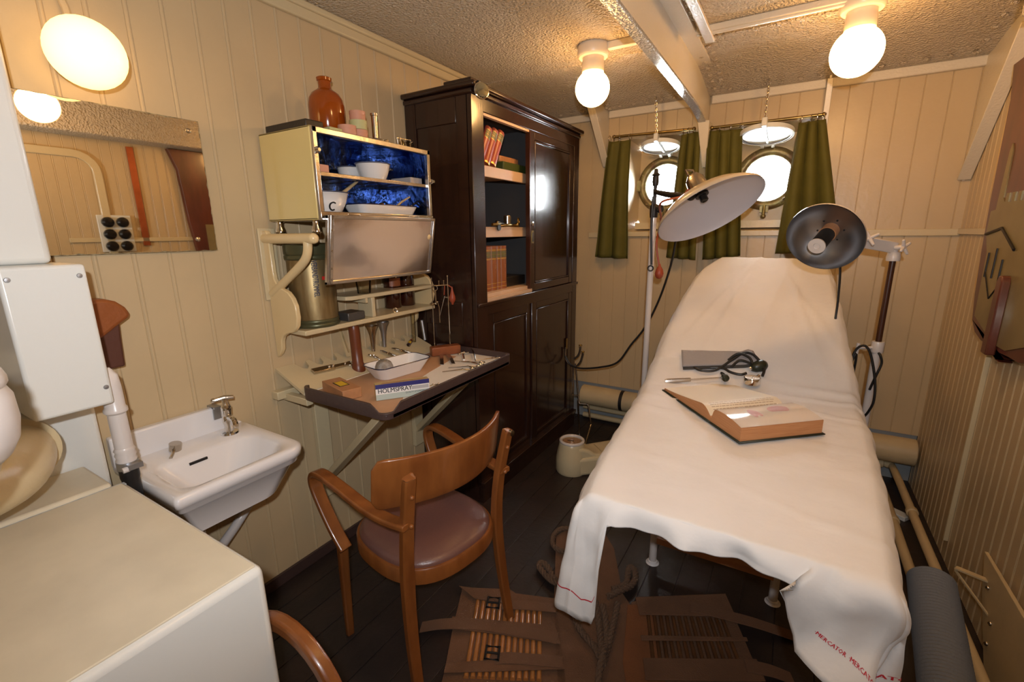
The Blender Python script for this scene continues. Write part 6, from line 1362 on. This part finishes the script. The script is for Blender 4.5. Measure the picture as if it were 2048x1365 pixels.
# folded panel with hinge brackets on the right wall
fp = thing('folding_panel', 'brown painted panel leaning against the right wall with hinge brackets', 'panel', (0.72, 1.8, 0.0))
A_ = at(1975, 1105, 0, 0.742); 
m = MB(); m.prism([(2.16, 0.335), (1.2, 0.335), (1.2, 0.0), (1.95, 0.0), (2.10, 0.20)], (0.728, 0, 0), YV, ZV, (0.012, 0, 0)); m.build('panel_sheet', 'beige', fp, bev=0.002)
m = MB(); m.bar((0.655, 2.13, 0.255), (0.735, 2.085, 0.262), 0.022, 0.006); m.bar((0.655, 2.13, 0.245), (0.735, 2.01, 0.165), 0.006, 0.006); m.build('hinge_bracket', 'beige', fp)
m = MB()
for y, z in ((2.06, 0.25), (1.98, 0.165), (1.97, 0.09)): m.sph((0.727, y, z), 0.008, 10, 8)
m.build('panel_bolts', 'nickel', fp)

# ================================================================ SHIELD PLAQUE ON THE RIGHT WALL
sd = thing('shield_plaque', 'dark mahogany shield plaque with metal castle relief on the right wall', 'plaque', (XR-0.02, 2.5, 1.0))
E0 = [at(*p, 0, XR-0.03) for p in ((2043, 140), (2030, 200), (2010, 300), (1990, 400), (1972, 500), (1958, 590), (1953, 640), (1958, 665), (1970, 682), (1988, 693), (2001, 703), (2007, 713), (2015, 719))]
edge = [(p.y, p.z) for p in E0]; edge = [(2.93, 2.17)] + edge[1:]
yc = 2.405; right = [(2*yc-p[0], p[1]) for p in reversed(edge)]
m = MB(); m.prism(edge+[(yc+0.03, 1.006), (yc-0.03, 1.006)]+right, (XR-0.045, 0, 0), YV, ZV, (0.043, 0, 0)); m.build('shield_board', 'ply', sd, bev=0.008, seg=3, ang=50)
cst = [(2.72, 1.13), (2.74, 1.40), (2.80, 1.48), (2.80, 1.57), (2.745, 1.575), (2.745, 1.60), (2.735, 1.80), (2.720, 1.83), (2.700, 1.80), (2.690, 1.62)]
yv = 2.66
while yv > 2.15: cst += [(yv, 1.60), (yv, 1.635), (yv-0.03, 1.635), (yv-0.03, 1.60)]; yv -= 0.06
cst += [(2.07, 1.60), (2.07, 1.20), (2.10, 1.13), (2.33, 1.06), (2.46, 1.06)]
m = MB(); m.prism(cst, (XR-0.049, 0, 0), YV, ZV, (0.004, 0, 0)); m.build('castle_relief', 'shieldmetal', sd)
m = MB(); m.tube([(XR-0.051, 2.79, 1.475), (XR-0.051, 2.62, 1.50), (XR-0.051, 2.45, 1.42)], 0.006, 6)
for y, z0, z1 in ((2.70, 1.30, 1.40), (2.62, 1.30, 1.42), (2.54, 1.28, 1.38)): m.cyl((XR-0.050, y, z0), (XR-0.050, y, z1), 0.004, n=8)
m.tube([(XR-0.050, 2.70, 1.32), (XR-0.050, 2.60, 1.22), (XR-0.050, 2.50, 1.30)], 0.003, 6); m.build('relief_lines', 'iron', sd)
m = MB(); m.prism([(2.47, 1.02), (2.47, 1.30), (2.455, 1.325), (2.43, 1.325), (2.415, 1.30), (2.415, 1.02)], (XR-0.075, 0, 0), YV, ZV, (0.03, 0, 0)); m.build('wooden_bar', 'ply', sd, bev=0.006)
# things the mirror shows on the right wall
kt = thing('light_switch', 'black round switches in two columns on a pale plate, seen in the mirror', 'switch', (XR-0.01, 1.30, 1.36))
m = MB(); m.bx(XR-0.016, XR-0.004, 1.37, 1.57, 1.40, 1.66); m.build('switch_plate', 'white', kt, bev=0.003)
for i in range(2):
    for j in range(3): m = MB(); m.lathe([(0.036, 0), (0.036, 0.02), (0.024, 0.034), (0.0001, 0.036)], (XR-0.016, 1.425+0.088*i, 1.44+0.085*j), -XV, 24); m.build('rotary_switch', 'bakelite', kt)
tag(MB().bx(XR-0.012, XR-0.003, 1.625, 1.668, 1.44, 2.15).build('copper_strip', 'copper', bev=0.001), 'vertical copper strip on the right wall, seen in the mirror', 'strip')

# ================================================================ FLOOR: SCALE, STAND, STRETCHER
sc = thing('floor_scale', 'cream enamel floor scale with round dial between cupboard and couch', 'scale', (-1.05, 2.55, 0))
dcn = at(1144, 882, 2, 0.205); dcn = V((dcn.x, dcn.y, 0)); ax_ = V((0.86, 0.50, 0)).normalized()
ax_ = (V((-0.90, 2.70, 0))-dcn).normalized()
ay_ = ZV.cross(ax_)
m = MB(); rings = []
for r_, z in ((0.095, 0.0), (0.102, 0.015), (0.100, 0.09), (0.090, 0.145), (0.082, 0.18), (0.078, 0.205), (0.068, 0.212), (0.062, 0.208), (0.062, 0.19)):
    rings.append(m.ring(dcn+ax_*0.0+ZV*z, ax_, ay_, r_, 40))
m.loft(rings); m.build('dial_housing', 'creamlo', sc, ang=50)
m = MB(); m.lathe([(0.0001, 0.200), (0.063, 0.200)], dcn, ZV, 36, cap=False); m.build('dial_face', 'dial', sc)
m = MB(); m.bar(dcn+V((-0.03, 0, 0.2015)), dcn+V((0.01, 0.01, 0.2015)), 0.006, 0.001); m.build('dial_pointer', 'iron', sc)
m = MB(); m.torus(dcn+ZV*0.207, ZV, 0.071, 0.010, 40, 10); m.build('dial_rim', 'pipewhite', sc)
m = MB(); pl = [(0.0, -0.098), (0.36, -0.115), (0.38, -0.10), (0.38, 0.10), (0.36, 0.115), (0.0, 0.098)]
m.prism(pl, dcn, ax_, ay_, (0, 0, 0.12)); m.prism([(0.0, 0.0), (0.10, 0.0), (0.20, 0.125), (0.13, 0.13), (0.085, 0.165), (0.0, 0.195)], dcn-ay_*0.085, ax_, ZV, ay_*0.17); m.build('scale_base', 'creamlo', sc, bev=0.02, seg=3)
# metal foot stand / crutch holder
cs = thing('metal_stand', 'slim metal stand with hooked top standing between cupboard and back wall', 'stand', (-1.2, 3.0, 0))
yq = 3.0
Pq = lambda x, y, yy_=yq: at(x, y, 1, yy_)
m = MB(); a0 = Pq(1151, 728); m.tube([a0, Pq(1158, 805), Pq(1160, 808), Pq(1175, 809), Pq(1177, 812), Pq(1182, 850), V((Pq(1190, 900).x, yq-0.25, 0.0))], 0.0065, 8); m.tube([Pq(1147, 730), Pq(1145, 790), Pq(1158, 792)], 0.006, 8); m.tube([Pq(1156, 800), V((Pq(1157, 860).x, yq+0.02, 0.0))], 0.0065, 8); m.build('stand_rods', 'nickel', cs)
m = MB(); m.tube([Pq(1131, 695), Pq(1131, 715), Pq(1138, 728), Pq(1150, 733), Pq(1160, 726), Pq(1165, 712), Pq(1166, 706)], 0.008, 10, smooth=5); m.tube([Pq(1148, 718), Pq(1156, 712), Pq(1160, 702), Pq(1161, 694)], 0.008, 10, smooth=5); m.build('stand_hooks', 'nickel', cs)
for p in ((1161, 691), (1166, 704)):
    m = MB(); m.torus(Pq(*p), ZV, 0.010, 0.004, 16, 6); m.build('hook_eye', 'brass', cs)

# bamboo stretcher unrolled on the deck
O2 = V((-0.95, 1.06, 0)); su = V((0.915, 0.403, 0)).normalized(); sv = V((-0.403, 0.915, 0)).normalized()
sv = V((-0.44, 0.90, 0)).normalized()
ss = thing('stretcher', 'canvas and cane rescue stretcher unrolled on the deck under the couch', 'stretcher', (-0.5, 1.3, 0))
F = lambda px, py, z=0.0: V((at(px, py, 2, 0.0).x, at(px, py, 2, 0.0).y, z))
def cpoly(pts, z, th, name, m_, wob=0.004, par=ss):
    m = MB(); P = [F(*p) for p in pts]; m.prism([(p.x, p.y) for p in P], (0, 0, z), XV, YV, (0, 0, th)); return m.build(name, m_, par, bev=0.0015)
lf = cpoly([(925, 1178), (1020, 1182), (1045, 1200), (1112, 1205), (1132, 1365), (1128, 1440), (870, 1420), (888, 1350), (905, 1262)], 0.002, 0.006, 'left_flap', 'canvas')
cpoly([(1112, 1075), (1135, 1062), (1205, 1062), (1228, 1100), (1245, 1190), (1262, 1215), (1250, 1300), (1262, 1440), (1120, 1440), (1110, 1300), (1108, 1205)], 0.003, 0.005, 'centre_canvas', 'canvas')
cpoly([(1255, 1215), (1300, 1215), (1330, 1365), (1340, 1440), (1262, 1440), (1245, 1330)], 0.009, 0.004, 'orange_panel', 'canvasor')
cpoly([(1262, 1208), (1310, 1196), (1440, 1195), (1470, 1240), (1515, 1345), (1545, 1440), (1290, 1440), (1272, 1300)], 0.002, 0.006, 'right_flap', 'canvas')
def slat_line(p0, p1, k, n_, nm, z=0.012, r=0.0088, mt_='bamboo'):
    m = MB(); a, b = F(*p0), F(*p1); a.z = b.z = z; m.cyl(a, b, r, n=12); m.build(nm, mt_, ss)
for k in range(12):
    f = k/11; slat_line((958+122*f, 1196+10*f), (932+146*f, 1362+6*f), k, 12, 'cane_slat')
for k in range(13):
    f = k/12; slat_line((1296+148*f, 1238+6*f), (1306+172*f, 1332+2*f), k, 13, 'cane_slat', r=0.0075, mt_='shadecane')
# canvas bands holding the slats
def band_(pts, nm, z=0.0215, th=0.004, m_='canvas', wv=0.0):
    return cpoly(pts, z, th, nm, m_)
band_([(918, 1182), (1112, 1208), (1114, 1234), (950, 1208)], 'canvas_band'); band_([(905, 1244), (1110, 1262), (1122, 1300), (1000, 1280), (902, 1268)], 'canvas_band'); band_([(892, 1338), (1122, 1322), (1130, 1350), (888, 1358)], 'canvas_band')
band_([(1270, 1205), (1450, 1198), (1470, 1244), (1278, 1240)], 'canvas_band'); band_([(1285, 1328), (1512, 1330), (1530, 1375), (1290, 1372)], 'canvas_band'); band_([(1280, 1282), (1492, 1286), (1495, 1294), (1282, 1292)], 'canvas_band')
def strap_(pts, nm, wd=0.05, z=0.027):
    m = MB(); P = [F(*p) for p in pts]
    for p in P: p.z = z
    P[0].z = 0.006 if nm != 'x' else z
    m.tube(catmull(P, 5), 1.0, flat=(wd, 0.004, V((-0.4, 0.9, 0)))); return m.build(nm, 'strap', ss)
strap_([(842, 1258), (890, 1260), (960, 1262), (1060, 1278), (1115, 1290)], 'webbing_strap'); strap_([(1585, 1275), (1520, 1262), (1460, 1245), (1380, 1225)], 'webbing_strap'); strap_([(1585, 1362), (1540, 1355), (1490, 1345)], 'webbing_strap')
strap_([(965, 1338), (1000, 1330), (1060, 1332), (1125, 1338)], 'webbing_strap', 0.045); strap_([(975, 1215), (1040, 1222), (1112, 1228)], 'webbing_strap', 0.045)
for p in ((987, 1220), (985, 1322)):
    c_ = F(*p, 0.034); q = [c_+su*a_*0.024+sv*b_*0.026 for a_, b_ in ((-1, -1), (1, -1), (1, 1), (-1, 1))]
    m = MB(); m.tube(q, 0.0055, 8, closed=True); m.tube([q[0].lerp(q[3], 0.5), q[1].lerp(q[2], 0.5)], 0.004, 8); m.build('buckle', 'iron', ss)
rp_ = thing('rope', 'old brown rope with spliced eyes lying over the middle of the stretcher', 'rope', F(1190, 1250))
def rope(pts, r=0.013, closed=False, nm='rope_strand'):
    P = catmull([V(p) for p in pts], 10, closed); L_ = 0
    for k in range(3):
        Q = []; s_ = 0
        for i, p in enumerate(P):
            if i: s_ += (P[i]-P[i-1]).length
            t_ = (P[(i+1) % len(P)]-P[i-1]) if 0 < i < len(P)-1 else (P[1]-P[0] if i == 0 else P[-1]-P[-2])
            x_, y_, _ = frame(t_); a_ = s_*95+2*pi*k/3; Q.append(p+x_*cos(a_)*r*0.5+y_*sin(a_)*r*0.5)
        m = MB(); m.tube(Q, r*0.58, 7, closed=closed); m.build(nm, 'rope', rp_)
R_ = lambda x, y, z=0.03: F(x, y, z)
rope([R_(1180, 1215, .05), R_(1140, 1195, .05), R_(1105, 1175), R_(1085, 1155), R_(1078, 1142), R_(1086, 1138), R_(1098, 1150), R_(1110, 1172), R_(1140, 1188, .045), R_(1170, 1205, .05)])
rope([R_(1215, 1215, .05), R_(1240, 1200, .045), R_(1260, 1185), R_(1270, 1170), R_(1268, 1152), R_(1258, 1148), R_(1255, 1165), R_(1250, 1182), R_(1225, 1200, .05)])
rope([R_(1140, 1215, .05), R_(1150, 1250), R_(1165, 1280), R_(1190, 1310), R_(1198, 1335, .045)]); rope([R_(1190, 1225, .05), R_(1197, 1255), R_(1200, 1285), R_(1203, 1320, .04), R_(1200, 1345, .045)])
rope([R_(1235, 1225, .045), R_(1228, 1255), R_(1220, 1290), R_(1212, 1320), R_(1205, 1350, .04)]); rope([R_(1205, 1230, .045), R_(1212, 1262), R_(1212, 1300), R_(1206, 1330, .05), R_(1198, 1365, .04), R_(1195, 1420, .03)])
rope([R_(1150, 1070), R_(1125, 1068), R_(1110, 1078), R_(1105, 1095), R_(1112, 1108), R_(1130, 1115), R_(1150, 1112)], 0.012)
